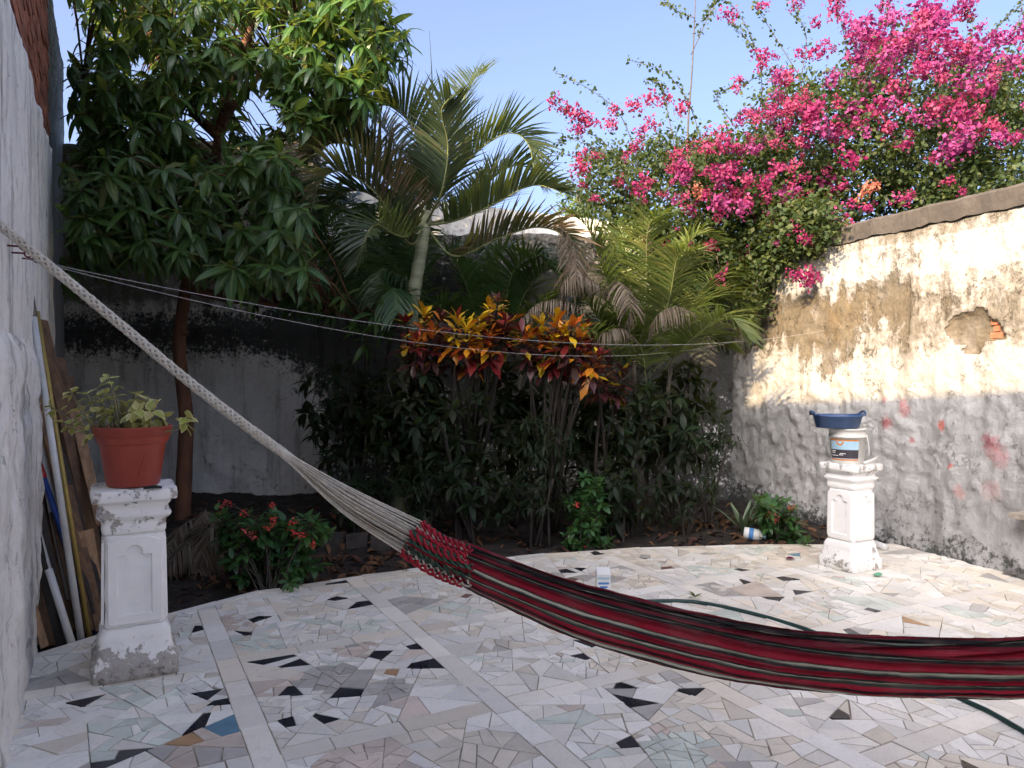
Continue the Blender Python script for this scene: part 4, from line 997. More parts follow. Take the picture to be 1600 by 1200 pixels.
for (px, py, p) in sprigs:
    c = min(core, key=lambda q: (q-p).length); d = (p-c).normalized(); a = p-d*(.35 if py < 330 else .15)+rnd_dir()*.08
    if random.random() < .5: bn.tube([a, a.lerp(p, .5)+Vector((0, 0, .03)), p], [.006, .004, .002], 4)
    for i in range(random.randint(60, 90)):
        q = a.lerp(p, random.random())+Vector((random.gauss(0, .1), random.gauss(0, .1), random.gauss(0, .085)))
        bleaf.append((q, frame(rnd_dir()+Vector((0, 0, -.2)), rnd_dir()*.7+Vector((-.3, -.2, .8))), random.uniform(.034, .066)))
# long bare canes against the sky
canes = [[(1000, 330), (960, 240), (905, 195), (860, 150)], [(1010, 300), (975, 190), (930, 145), (866, 112)], [(1110, 280), (1080, 170), (1040, 115), (980, 92)], [(1072, 330), (1075, 200), (1082, 100), (1088, -30)], [(1080, 85), (1110, 20), (1130, -15)], [(1085, 28), (1060, 18), (1034, 2)], [(1160, 260), (1190, 150), (1175, 60), (1130, 0), (1085, 45)], [(1200, 110), (1170, 65), (1140, 35)], [(1250, 130), (1260, 60), (1238, 5), (1235, -30)], [(1330, 130), (1320, 60), (1300, -20)], [(1410, 90), (1385, 20), (1380, -30)], [(1560, 110), (1590, 40), (1600, -20)], [(1500, 90), (1520, 40), (1500, 5)], [(1000, 260), (940, 235), (885, 215), (870, 225)], [(1150, 200), (1120, 150), (1165, 130), (1215, 100)], [(960, 280), (920, 250), (868, 240)], [(1060, 260), (1040, 160), (1030, 130), (1010, 125)], [(1190, 400), (1180, 450), (1160, 480), (1155, 500)], [(1215, 390), (1235, 410), (1262, 432)], [(1170, 380), (1175, 430), (1190, 460), (1180, 490)], [(1120, 400), (1130, 450), (1150, 520)], [(1300, 200), (1200, 40), (1180, 8)], [(1480, 100), (1555, 45), (1590, 10)]]
flow = []
for ci, cn in enumerate(canes):
    Z = 8.4 if ci not in (17, 18, 19, 20) else 7.9
    Z = RW(1240, 430).y-.12 if ci == 18 else Z
    pts = catmull([P(x, y, Z+.06*math.sin(i+ci)) for i, (x, y) in enumerate(cn)], 9); r = .014 if ci == 3 else .006
    cn_.tube(pts, [r*(1-.7*i/len(pts)) for i in range(len(pts))], 5)
    for i, q in enumerate(pts[4:]):
        for _ in range(9 if ci in (17, 19, 20) else (0 if ci == 3 and random.random() < .8 else 4)):
            bleaf.append((q+rnd_dir()*random.uniform(.01, .06 if ci not in (17, 19, 20) else .12), frame(rnd_dir(), rnd_dir()+Vector((0, 0, .6))), random.uniform(.025, .055)))
cn_.objs('cane', M['cane'], bo, True); tag(bn.obj('twigs', M['cane'], bo, True), kind='stuff'); leaf_mass('foliage', bl, bleaf, M['boug'], bo, 'stuff')
# flower heads
hand = [(870, 160, 13, 2), (888, 172, 15, 2), (905, 180, 15, 2), (925, 190, 14, 2), (905, 205, 10, 0), (990, 165, 14, 2), (1015, 155, 14, 2), (1040, 155, 13, 2), (960, 170, 12, 2), (1065, 170, 14, 2), (1018, 195, 13, 2), (955, 195, 12, 2), (900, 200, 10, 0), (908, 245, 13, 2), (930, 243, 10, 2), (900, 268, 12, 2), (912, 290, 9, 0), (930, 310, 9, 0), (912, 263, 11, 2), (1000, 295, 17, 0), (1012, 283, 12, 2), (1055, 262, 15, 2), (1040, 305, 7, 0), (1110, 218, 17, 2), (1128, 208, 13, 2), (1140, 265, 14, 0), (1115, 262, 9, 0), (1090, 298, 11, 3), (1155, 235, 13, 0), (1170, 180, 11, 2), (1172, 215, 9, 2), (1060, 240, 13, 2), (1140, 22, 13, 0), (1152, 132, 12, 2), (1192, 8, 10, 0), (1246, 5, 11, 0), (1275, 35, 11, 0), (1190, 85, 12, 0), (1192, 100, 11, 0), (1210, 88, 8, 0), (1230, 120, 13, 2), (1250, 85, 11, 0), (1278, 82, 15, 0), (1288, 65, 8, 0), (1300, 75, 8, 0), (1215, 150, 12, 1), (1222, 128, 10, 0), (1232, 170, 14, 0), (1262, 185, 16, 0), (1280, 200, 17, 1), (1272, 175, 15, 0), (1310, 160, 11, 2), (1300, 125, 14, 1), (1305, 115, 10, 1), (1342, 100, 15, 0), (1368, 165, 16, 0), (1370, 178, 12, 2), (1408, 172, 12, 0), (1398, 195, 6, 1), (1304, 220, 9, 0), (1285, 213, 7, 1), (1215, 225, 12, 2), (1218, 262, 14, 0), (1300, 285, 19, 0), (1315, 290, 10, 0), (1350, 298, 14, 3), (1365, 292, 10, 3), (1410, 310, 13, 0), (1420, 305, 10, 0), (1355, 325, 10, 0), (1325, 350, 13, 2), (1255, 432, 19, 0), (1272, 432, 14, 0), (1240, 430, 10, 0), (1125, 432, 14, 0), (1110, 380, 10, 0), (1182, 335, 12, 2), (1185, 332, 8, 3), (1160, 312, 15, 2), (1240, 355, 14, 0), (1255, 372, 12, 0), (1300, 330, 12, 0), (1480, 282, 11, 2), (1505, 300, 8, 0), (1414, 225, 12, 0), (1420, 207, 8, 0), (1555, 195, 16, 2), (1570, 210, 14, 0), (1590, 215, 14, 0), (1100, 305, 9, 0), (1465, 165, 18, 2), (1480, 160, 13, 2), (1455, 180, 10, 2), (1505, 180, 16, 0), (1530, 175, 13, 2), (1200, 310, 11, 0), (1210, 350, 9, 2), (1165, 480, 7, 2), (1200, 425, 6, 0)]
nclu = [0]
def cluster_mesh(mi, seed):
    rs = random.Random(seed); it = []
    for k in range(70):
        d = rnd_dir(); r = .35+.75*rs.random(); p = Vector((d.x*1.25, d.y, d.z*.8))*r*(1+.3*math.sin(d.x*5+seed)); it.append((p, frame(rnd_dir()+d*.6, d+rnd_dir()*.5), rs.uniform(.34, .56)))
    v, q = batch(ptl_b, it); me = np_mesh('flower_cluster', v, q); me.materials.append(M['bract'][mi]); return me
ptl_b = leaf_tpl(1., .8, 2, .25, .3)
cm = {(mi, s): cluster_mesh(mi, s*7+mi) for mi in range(4) for s in range(3)}
def add_cluster(px, py, rpx, mi, Z=None):
    if Z is None: Z = random.uniform(7.45, 8.1) if px < 1290 and py < 330 else (max(RW(px, py).y+.75, 7.0)+random.uniform(0, .5) if px > 1290 else bdepth(px, py)-.3)
    if px > 1290 and py > 200: Z = RW(px, py).y+random.uniform(.7, 1.2)
    if px < 1110 and py < 230: Z = 8.4
    p = P(px, py, Z); s = rpx*Z/F*.96
    o = bpy.data.objects.new('flower_cluster', cm[(mi, random.randint(0, 2))]); link(o, bo); o['kind'] = 'stuff'; o.matrix_basis = Matrix.Translation(p) @ Matrix.Rotation(random.random()*6.28, 4, rnd_dir()) @ Matrix.Diagonal((s, s, s*random.uniform(.7, 1.1), 1))
for (px, py, r, mi) in hand: add_cluster(px, py, r, mi, RW(1258, 432).y-.25 if (px in (1255, 1272, 1240) and py > 429) else None)
k = 0
while k < 115:
    px = random.uniform(1050, 1640); py = random.uniform(5, 330)
    if px > 1290 and py > 290-(px-1300)*.17: continue
    if not inpoly(px, py, bpoly): 
        if not (px > 1300 and 0 < py < 110): continue
    d = .25
    if px > 1330 and py < 130: d = 1.
    elif px > 1450: d = .6
    elif py < 200 and px > 1180: d = .45
    if random.random() > d: continue
    mi = random.choice((0, 0, 1, 2)) if px < 1330 else random.choice((1, 1, 0, 1, 2)); add_cluster(px, py, random.uniform(9, 20), mi); k += 1
k = 0
while k < 85:
    px = random.uniform(960, 1340); py = random.uniform(150, 400)
    if not inpoly(px, py, bpoly) or (px > 1270 and py > 340): continue
    add_cluster(px, py, random.uniform(5, 12), random.choice((0, 0, 2, 2, 1, 1, 0))); k += 1
for (px, py, r) in ((1360, 60, 22), (1385, 45, 24), (1380, 75, 26), (1370, 90, 24), (1350, 60, 20), (1440, 25, 24), (1455, 40, 24), (1435, 60, 24), (1415, 70, 24), (1465, 55, 18), (1455, 10, 22), (1395, 25, 14), (1385, 8, 14), (1320, 30, 13), (1330, 45, 14), (1310, 10, 10), (1485, 20, 13), (1510, 85, 24), (1530, 75, 22), (1545, 85, 18), (1495, 80, 18), (1560, 105, 20), (1575, 95, 16), (1590, 60, 18), (1595, 40, 12), (1520, 105, 20), (1550, 130, 16), (1480, 60, 10), (1485, 115, 15), (1490, 130, 18)):
    add_cluster(px, py, r, 1, random.uniform(7.8, 9.0))
# far tree peeking over the wall
ft = thing('far_tree', 'pale green tree top far behind the rear wall, between palm and bougainvillea', 'tree', Vector((1.5, 16, 0)))
b = MB(); b.tube([Vector((1.5, 16, -.3)), Vector((1.5, 16, 3)), P(905, 300, 16)], [.16, .12, .06], 8); b.obj('trunk', M['cane'], ft, True); it = []
for k in range(260):
    d = rnd_dir(); p = P(905, 335, 16)+Vector((d.x*.55, d.y*.5, d.z*.75))*random.random()**.4; it += rosette(p, d+Vector((0, 0, .3)), 5, .14, (20, 90), .1)
leaf_mass('crown', crt, it, M['fartree'], ft, 'stuff')

# ------------------------------------------------------------------ hammock
HA = Vector((-1.93, 2.66, 0)); HB = Vector((5.05, 1.95, 0))
def HP(px, py):
    """point of the hammock's upright plane seen at a pixel"""
    d = HB-HA; n = Vector((d.y, -d.x, 0)); r = ray(px, py); o = Vector((0, 0, CAMH)); k = (HA-o).dot(n)/r.dot(n); return o+r*k
hm = thing('hammock', 'red, black and cream striped hammock hanging from white braided ropes', 'hammock', Vector((1.2, 2.3, .5)))
rope = catmull([HP(-75, 293), HP(0, 352), HP(100, 434), HP(200, 517), HP(300, 600), HP(380, 662), HP(440, 706)], 24)
rope[0] = Vector(rope[0])
def strands(path, n, r, sr, turns, m, name, sides=5):
    b = MB(); N = len(path)
    for sgn in (1, -1):
        for k in range(n):
            pts = []
            for i, p in enumerate(path):
                t = (path[min(i+1, N-1)]-path[max(i-1, 0)]).normalized(); x = t.cross(Vector((0, 0, 1))).normalized(); y = t.cross(x)
                a = sgn*turns*2*math.pi*i/N+2*math.pi*k/n; rr = r*(1+.1*math.sin(2*a*n+k)); pts.append(p+(x*math.cos(a)+y*math.sin(a))*rr)
            b.tube(pts, sr, sides)
    return b.objs(name, m, hm, True)
rope_f = catmull(rope[::6], 14)
strands(rope_f, 4, .0115, .0056, 15, M['rope'], 'rope_strand')
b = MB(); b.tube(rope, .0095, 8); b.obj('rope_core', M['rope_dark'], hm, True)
# spread cords
end = [HP(440, 706)]; S0 = HP(440, 706)
ncord = 30; cords = MB(); HD = (HB-HA).normalized(); HN = Vector((-HD.y, HD.x, 0))
endA = HP(636, 838); 
attach = []
for k in range(ncord):
    f = (k+.5)/ncord*2-1; q = HP(645+f*-12+random.uniform(-6, 6), 840+f*25)+HN*random.uniform(-.05, .05)*(1-f*f*.5); attach.append(q)
    st = S0+Vector((0, 0, -f*.008))+HN*random.uniform(-.012, .012); mid = st.lerp(q, .5)+Vector((0, 0, -.02-.012*f))+HN*random.uniform(-.01, .01)
    cords.tube(catmull([HP(420, 690)+HN*random.uniform(-.01, .01), st, mid, q], 5), [.0028]*16, 5)
cords.objs('fan_cord', M['rope'], hm, True)
b = MB(); b.tube([HP(432, 698), HP(452, 716), HP(470, 728)], [.014, .017, .014], 10); b.obj('knot', M['rope'], hm, True)
M['cord_red'] = simple('cord_red', (.4, .015, .03), (.28, .01, .02), 60, .85); M['cord_green'] = simple('cord_green', (.05, .12, .08), (.03, .07, .05), 60, .85)
# twisted coloured cords before the cloth
for nm, m, ks in (('red_cord', M['cord_red'], [k for k in range(ncord) if k % 2 == 0]), ('green_cord', M['cord_green'], [k for k in range(ncord) if k % 4 == 1]), ('cream_cord', M['rope'], [k for k in range(ncord) if k % 4 == 3])):
    b = MB()
    for k in ks:
        f = (k+.5)/ncord*2-1; q0 = attach[k]; q1 = HP(728+random.uniform(-8, 14), 884+f*31)+HN*(q0-endA).dot(HN)
        for j in range(2):
            pts = []
            for i in range(26):
                t = i/25; a = t*26+j*math.pi+k; p = q0.lerp(q1, t)+Vector((0, 0, -.012*math.sin(math.pi*t))); amp = .0068+.004*math.sin(k); pts.append(p+Vector((0, 0, amp*math.sin(a)))+HN*amp*math.cos(a)+HD*.004*math.cos(a))
            b.tube(pts, .0048 if nm != 'cream_cord' else .004, 4)
    b.objs(nm, m, hm, True)
# cloth: folded sling
topc = [(672, 835), (720, 853), (800, 884), (900, 919), (1000, 946), (1100, 970), (1200, 990), (1300, 1004), (1400, 1012), (1500, 1016), (1600, 1015), (1720, 1003), (1900, 965), (2150, 880)]
botc = [(672, 872), (720, 915), (800, 957), (900, 1000), (1000, 1030), (1100, 1056), (1200, 1075), (1300, 1085), (1400, 1091), (1500, 1093), (1600, 1092), (1720, 1084), (1900, 1052), (2150, 965)]
NLn = 12; TP = catmull([HP(*q) for q in topc], NLn); BT = catmull([HP(*q) for q in botc], NLn); NS = 240
vs = []; sv = []; N = len(TP)
# cross-section: near sheet down with pleats, round the bottom, far sheet up, then inner folds
def section(s, f):
    """s in 0..1 over the cloth width, f along the cloth -> (height 0..1 from bottom, depth -1..1)"""
    if s < .4:
        q = s/.4; z = 1-q; d = -1+.05; pl = 11
        return z*.96+.02, -math.sqrt(max(0, 1-(1-min(1, z*2.2))**2))*.75-.1*math.sin(q*7*2*math.pi+.6*math.sin(f*2))*(1 if .03 < q < .97 else .3), 0
    if s < .78:
        q = (s-.4)/.38; z = q
        return z*1.04+.02, math.sqrt(max(0, 1-(1-min(1, z*2.2))**2))*.85+.13*math.sin(q*20*math.pi+f*4), 1
    q = (s-.78)/.22; z = 1-q
    return .2+z*.84, .85-.9*q+.16*math.sin(q*9*math.pi+f*5), 2
for i in range(N):
    f = i/(N-1); open_ = .03+.04*max(0, min(1, (f-.25)/.5)); T, B = TP[i], BT[i]
    for k in range(NS+1):
        s = k/NS; z, d, kind = section(s, f*6)
        lift = .0 if kind == 0 else .004+.006*max(0, min(1, (f-.35)/.35))
        p = B+(T-B)*z+Vector((0, 0, lift*z if kind else 0))+HN*(d*open_)
        w1 = .0035*nz((i*.06, s*14, 1))+.0016*nz((i*.25, s*34, 4))+.0008*nz((i*.9, s*60, 9)); p = p+HN*w1*2+Vector((0, 0, w1))
        vs.append(tuple(p)); sv.append(s/.4 if s < .4 else (1-(s-.4)/.38 if s < .78 else .02+.7*(s-.78)/.22))
qs = [(i*(NS+1)+k, i*(NS+1)+k+1, (i+1)*(NS+1)+k+1, (i+1)*(NS+1)+k) for i in range(N-1) for k in range(NS)]
me = np_mesh('cloth', np.array(vs), np.array(qs)); attr(me, 'stripe', sv)
nb_ = NB('hammock_cloth'); rp_ = nb_.n('ValToRGB'); rp_.color_ramp.interpolation = 'CONSTANT'
red, mar, blk, grn, crm, dgr = (.34, .012, .03), (.17, .008, .018), (.02, .017, .018), (.2, .22, .16), (.58, .55, .42), (.045, .06, .05)
seq = [(0, mar), (.04, blk), (.1, grn), (.115, blk), (.15, mar), (.2, red), (.35, dgr), (.375, crm), (.405, grn), (.42, blk), (.46, red), (.58, blk), (.61, crm), (.64, grn), (.67, dgr), (.7, red), (.8, blk), (.84, red), (.86, grn), (.88, crm), (.92, dgr), (.965, mar)]
e = rp_.color_ramp.elements; e[0].color = (*seq[0][1], 1); e[1].position = seq[1][0]; e[1].color = (*seq[1][1], 1)
for p_, c_ in seq[2:]: x = e.new(p_); x.color = (*c_, 1)
nb_.l(nb_.attr('stripe'), rp_.inputs[0])
thr = nb_.noise(1, 2); wv = nb_.n('TexWave'); wv.inputs['Scale'].default_value = 60; wv.inputs['Distortion'].default_value = 2; nb_.l(nb_.coord(), wv.inputs['Vector'])
fine = nb_.math('SINE', nb_.math('MULTIPLY', nb_.attr('stripe'), 360)); col = nb_.mix(nb_.ramp(fine, .0, 1, 0, .4), rp_.outputs[0], nb_.mix(.5, rp_.outputs[0], (.02, .015, .015))); col = nb_.mix(nb_.ramp(nb_.noise(9, 5), .4, .75, 0, .3), col, nb_.mix(.6, col, (.3, .2, .18)))
me.materials.append(nb_.finish(col, .85, nb_.bump(nb_.math('ADD', nb_.math('ADD', wv.outputs[1], fine), nb_.noise(220, 3)), .5, .004), .2))
link(bpy.data.objects.new('cloth', me), hm)
b = MB(); q = TP[-1].lerp(BT[-1], .5)
for k in range(14): b.tube([q+Vector((0, 0, (k-7)*.008)), q.lerp(Vector((4.2, 2.03, 1.35)), .6)+Vector((0, 0, (k-7)*.004)), Vector((4.2, 2.03, 1.35))], .004, 5)
b.tube([Vector((4.2, 2.03, 1.35)), Vector((5.04, 1.95, 2.1))], .018, 8); b.objs('far_cord', M['rope'], hm, True)

# ------------------------------------------------------------------ hooks, clothes lines
def LW(px, py, off=0):
    r = ray(px, py); o = Vector((0, 0, CAMH)); k = (LV+.045+off-V.dot(o))/r.dot(V); return o+r*k
hooks = [((17, 384), 'rusty eye hook on the left wall, topmost of three'), ((25, 395), 'rusty eye hook on the left wall, middle of three'), ((40, 404), 'rusty eye hook on the left wall holding the clothes line')]
for (px, py), lb in hooks:
    q = LW(px, py); t = thing('eye_hook', lb, 'hook', q, 'eye hooks on the left wall'); b = MB(); c = q+V*.05
    ring = [c+(V*math.cos(a)+Vector((0, 0, 1))*math.sin(a))*.017+U*.0 for a in np.linspace(0, 2*math.pi, 15)]
    b.tube(ring, .0045, 6, cap=False); b.obj('eye', M['rust'], t, True)
    b = MB(); b.tube([q-V*.02, q+V*.033], .005, 6); b.obj('shank', M['rust'], t, True)
for k, (a, z, sag, lb) in enumerate((((40, 404), (1300, 515), .34, 'upper thin clothes line strung across the yard'), ((42, 405), (1180, 527), .42, 'lower thin clothes line strung across the yard'))):
    A = LW(*a, .06); Bq = RW(*z)+RN*.03; pts = []
    for i in range(49):
        t = i/48; p = A.lerp(Bq, t); p.z -= sag*4*t*(1-t)*.75; pts.append(p)
    b = MB(); b.tube(pts, .0016, 5); tag(b.obj('clothes_line', M['wire'], None, True), lb, 'wire', 'clothes lines')

# ------------------------------------------------------------------ poles and planks leaning on the left wall
def pole(name, label, a, bq, r, m, n=10, tipm=None, cat='pole'):
    A = P(*a); A.z = max(A.z, -.06); B_ = P(*bq); b = MB(); d = (B_-A)
    if tipm:
        f = tipm[1]; t = thing(name, label, cat, A, 'poles leaning on the left wall'); b.tube([A, A+d*f], r, n); b.obj('shaft', m, t, True); b = MB(); b.tube([A+d*f, B_], r*1.12, n); b.obj(tipm[2], tipm[0], t, True)
    else: b.tube([A, A+d*.5, B_], r, n); tag(b.obj(name, m, None, True), label, cat, 'poles leaning on the left wall')
pole('pvc_pole', 'tallest white pole with a grey top end leaning on the left wall', (127, 1000, 4.25), (43, 432, 4.62), .019, M['pvc'], tipm=(M['steel'], .88, 'grey_sleeve'))
pole('curtain_rod', 'yellow metal rod leaning beside the tallest white pole', (140, 998, 4.3), (58, 487, 4.7), .014, M['brass'])
pole('pvc_pole', 'thick white pipe leaning low behind the tallest white pole', (112, 935, 4.5), (58, 668, 4.75), .03, M['pvc'])
pole('broom_handle', 'blue broom handle with a red grip in the pole stack', (150, 990, 4.4), (62, 728, 4.65), .017, M['blue'], tipm=(M['red'], .92, 'grip'), cat='broom')
pole('white_stick', 'short white stick leaning at the foot of the pole stack', (108, 1003, 4.2), (52, 800, 4.45), .014, M['pvc'])
pole('white_stick', 'stubby white pipe at the foot of the pole stack, lowest of the white ones', (112, 1005, 4.15), (76, 890, 4.25), .02, M['pvc'])
def plank(label, a, bq, wd, th, m, tw=0.):
    A = P(*a); A.z = max(A.z, -.07); B_ = P(*bq); b = MB(); side = (V*math.cos(tw)+U*math.sin(tw)); b.beam(A, B_, wd, th, side, jit=.008)
    tag(b.obj('plank', m, None), label, 'plank', 'planks leaning on the left wall')
PL = [((158, 930, 4.75), (92, 560, 5.15), .07, .025, 'wood', .6, 'long brown plank, tallest at the back of the stack'), ((150, 850, 4.9), (108, 590, 5.2), .05, .03, 'wood', .3, 'narrow brown batten reaching up beside the flower pot'),
      ((156, 900, 4.7), (64, 500, 5.0), .09, .025, 'wood', .9, 'wide brown board just behind the yellow rod'), ((158, 820, 4.7), (115, 640, 5.0), .06, .03, 'wood_pale', .2, 'pale brown batten next to the flower pot'),
      ((157, 960, 4.45), (70, 640, 4.85), .1, .02, 'wood_dark', .7, 'wide dark board in the middle of the stack'), ((150, 985, 4.4), (60, 620, 4.8), .06, .03, 'wood', .5, 'brown batten between the white pipe and the wide dark board'),
      ((154, 985, 4.5), (130, 830, 4.6), .11, .025, 'wood_pale', .2, 'short tan board beside the left pillar'), ((78, 1010, 4.15), (38, 850, 4.3), .05, .03, 'wood', .4, 'short brown stake at the left foot of the stack'),
      ((92, 1010, 4.2), (45, 790, 4.4), .05, .03, 'wood_dark', .3, 'short black stake at the left foot of the stack'), ((100, 1008, 4.3), (55, 770, 4.5), .06, .03, 'wood_dark', .5, 'dark stake behind the short white sticks'),
      ((70, 1012, 4.1), (34, 890, 4.2), .04, .02, 'wood_pale', .3, 'small pale stake nearest the wall base'), ((120, 990, 4.55), (58, 740, 4.85), .12, .02, 'wood', .8, 'broad brown board low in the stack behind the blue handle'),
      ((135, 990, 4.6), (80, 700, 4.9), .1, .02, 'wood_dark', .8, 'broad dark board low in the stack'), ((152, 960, 4.6), (96, 720, 4.9), .07, .03, 'wood_pale', .4, 'tan batten crossing the dark boards'), ((110, 960, 4.9), (60, 560, 5.3), .16, .02, 'wood_dark', .9, 'very wide dark sheet of wood at the very back')]
PL += [((145, 955, 4.6), (75, 560, 5.05), .05, .03, 'wood_pale', .3, 'tan batten standing between the tallest brown planks'), ((158, 985, 4.4), (104, 760, 4.7), .06, .025, 'wood', .3, 'brown batten in front of the tan board by the left pillar'), ((88, 1006, 4.3), (50, 830, 4.45), .07, .02, 'wood_pale', .5, 'small tan board between the short stakes'), ((130, 992, 4.35), (84, 800, 4.6), .045, .02, 'wood', .2, 'thin brown lath crossing the blue handle')]
for a, bq, wd, th, m, tw, lb in PL: plank(lb, a, bq, wd, th, M[m], tw)

# ------------------------------------------------------------------ bucket and basin on the right pillar
BC = Vector((RPc.x-.03, RPc.y, .80))
t = thing('paint_bucket', 'white paint bucket with dark and orange label on the far pillar', 'bucket', BC)
b = MB(); b.lathe([(.001, .003), (.112, .003), (.117, .01), (.128, .2), (.135, .201), (.136, .208), (.13, .21), (.131, .255), (.137, .256), (.137, .266), (.125, .267), (.001, .262)], BC, 40); b.obj('bucket_body', M['bucket'], t, True)
def wrap(name, m, a0, a1, z0, z1, parent, off=.0012, c=BC):
    vs = []; fs = []; n = 16
    for i in range(n+1):
        a = a0+(a1-a0)*i/n
        for z in (z0, z1): r = .117+.011*(z-.01)/.19+off; vs.append(c+Vector((math.cos(a)*r, math.sin(a)*r, z)))
    for i in range(n): fs.append((2*i, 2*i+2, 2*i+3, 2*i+1))
    return mesh_obj(name, vs, fs, m, parent, True)
am = math.atan2(-BC.y, -BC.x)-.12
lb_ = wrap('label', M['lab_blue'], am-.95, am+.8, .03, .185, t)
wrap('label_band', M['lab_dark'], am-.95, am+.8, .045, .11, lb_, .002); wrap('label_stripe', M['lab_orange'], am-.95, am+.8, .03, .04, lb_, .002); wrap('label_stripe', M['lab_orange'], am-.95, am+.8, .176, .186, lb_, .002)
# half-round orange emblem and print lines
vs = []; a_e = am-.28
for k in range(13):
    th = math.pi*k/12; x = math.cos(th)*.03; z = .172-math.sin(th)*.03; r = .117+.011*(z-.01)/.19+.003; vs.append(BC+Vector((math.cos(a_e+x/r)*r, math.sin(a_e+x/r)*r, z)))
mesh_obj('emblem', vs, [tuple(range(13))], M['lab_orange'], lb_)
for (aa, bb, z) in ((-.85, -.55, .095), (-.85, -.6, .083), (-.85, -.4, .062), (-.35, -.1, .068), (-.3, .05, .078)): wrap('print_line', M['lab_white'], am+aa, am+bb, z, z+.005, lb_, .003)
b = MB(); pts = [BC+Vector((math.cos(am+1.35+.25*math.sin(x*2))*.14, math.sin(am+1.35)*.14, .225-.16*x)) for x in np.linspace(0, 1, 8)]
b.tube(pts, .003, 6); b.obj('handle', M['lab_white'], t, True)
TBc = BC+Vector((-.075, 0, .2675))
t = thing('plastic_basin', 'dark blue plastic basin resting on the paint bucket', 'basin', TBc)
b = MB(); sc_ = 1.
def oval(prof, c, n=40, ex=1.18):
    vs = []; fs = []
    X, Y = V, -U
    for r, z in prof:
        for k in range(n): a = 2*math.pi*k/n; vs.append(c+Vector((1, 0, 0))*(r*ex*math.cos(a))+Vector((0, 1, 0))*(r*math.sin(a))+Vector((0, 0, z+.012*(math.cos(a)**8)*(z > .07))))
    for i in range(len(prof)-1):
        for k in range(n): a = i*n+k; b_ = i*n+(k+1) % n; fs.append((a, b_, b_+n, a+n))
    return vs, fs
b.add(*oval([(.001, .002), (.125, .002), (.135, .012), (.152, .085), (.162, .09), (.163, .1), (.153, .1), (.147, .088), (.13, .016), (.001, .012)], TBc)); b.obj('tub', M['navy'], t, True)
b = MB()
for sgn in (1, -1):
    pts = [TBc+Vector((sgn*(.183+.016*math.sin(a)), .055*math.cos(a), .098+.028*math.sin(a))) for a in np.linspace(0, math.pi, 11)]; b.tube(pts, .008, 7)
b.obj('grip', M['navy'], t, True)
b = MB(); q = RPc+Vector((.13, -.06, .815)); b.tube([q+Vector((-.1, -.09, 0)), q+Vector((0, -.02, .015)), q+Vector((.05, .02, .03))], [.012, .014, .014], 8)
tag(b.obj('pipe_offcut', M['pvc'], None, True), 'short grey white pipe offcut lying on the far pillar beside the bucket', 'pipe')

# ------------------------------------------------------------------ things lying about
hp = [G(985, 942, .014), G(1030, 939, .014), G(1090, 941, .014), G(1170, 957, .014), G(1250, 980, .014), G(1310, 1004, .014), G(1400, 1048, .014), G(1515, 1098, .014), G(1560, 1120, .014), G(1640, 1168, .014), G(1800, 1270, .014)]
hp = [G(900, 955, .014)]+hp
b = MB(); b.tube(catmull(hp, 10), .0115, 10); tag(b.obj('garden_hose', M['hose'], None, True), 'dark green garden hose lying across the tiles under the hammock', 'hose')
# carton
cq = G(942, 930); t = thing('milk_carton', 'small white carton with blue print standing on the patio behind the hammock', 'carton', cq)
cw = .045; b = MB(); z0, z1, z2 = .002, .15, .19
b.add([cq+Vector((sx*cw, sy*cw, z)) for z in (z0, z1) for sx, sy in ((-1, -1), (1, -1), (1, 1), (-1, 1))]+[cq+Vector((-cw, 0, z2)), cq+Vector((cw, 0, z2))], [(0, 1, 5, 4), (1, 2, 6, 5), (2, 3, 7, 6), (3, 0, 4, 7), (4, 5, 9, 8), (6, 7, 8, 9), (5, 6, 9), (7, 4, 8), (3, 2, 1, 0)]); b.obj('carton_body', M['lab_white'], t)
for z, wd, m in ((.118, .08, 'lab_blue'), (.085, .07, 'lab_blue2'), (.06, .05, 'lab_blue2'), (.025, .06, 'lab_blue2')):
    b = MB(); b.add([cq+Vector((x, -cw-.0015, zz)) for x, zz in ((-wd/2, z), (wd/2, z), (wd/2, z+.014), (-wd/2, z+.014))], [(0, 1, 2, 3)]); b.obj('print_line', M[m], t)
# bottle lying by the agave
bq = G(1186, 846, .0)+Vector((0, .14, .0)); ax = Vector((.9, -.3, -.12)).normalized(); sx = ax.cross(Vector((0, 0, 1))).normalized(); sy = ax.cross(sx)
t = thing('plastic_bottle', 'white plastic bottle with blue band lying in the bed beside the agave', 'bottle', bq)
def barrel(prof, m, name):
    vs = []; fs = []; n = 18
    for r, z in prof:
        for k in range(n): a = 2*math.pi*k/n; vs.append(bq+Vector((0, 0, .03))+ax*(z-.09)+(sx*math.cos(a)+sy*math.sin(a))*r)
    for i in range(len(prof)-1):
        for k in range(n): a = i*n+k; b_ = i*n+(k+1) % n; fs.append((a, b_, b_+n, a+n))
    return mesh_obj(name, vs, fs, m, t, True)
barrel([(.001, 0), (.05, .002), (.054, .012), (.054, .12), (.045, .145), (.02, .165), (.018, .18), (.001, .181)], M['lab_white'], 'bottle_body'); barrel([(.0548, .045), (.0548, .085)], M['lab_blue2'], 'label'); barrel([(.021, .172), (.021, .195), (.001, .196)], M['lab_blue'], 'cap')
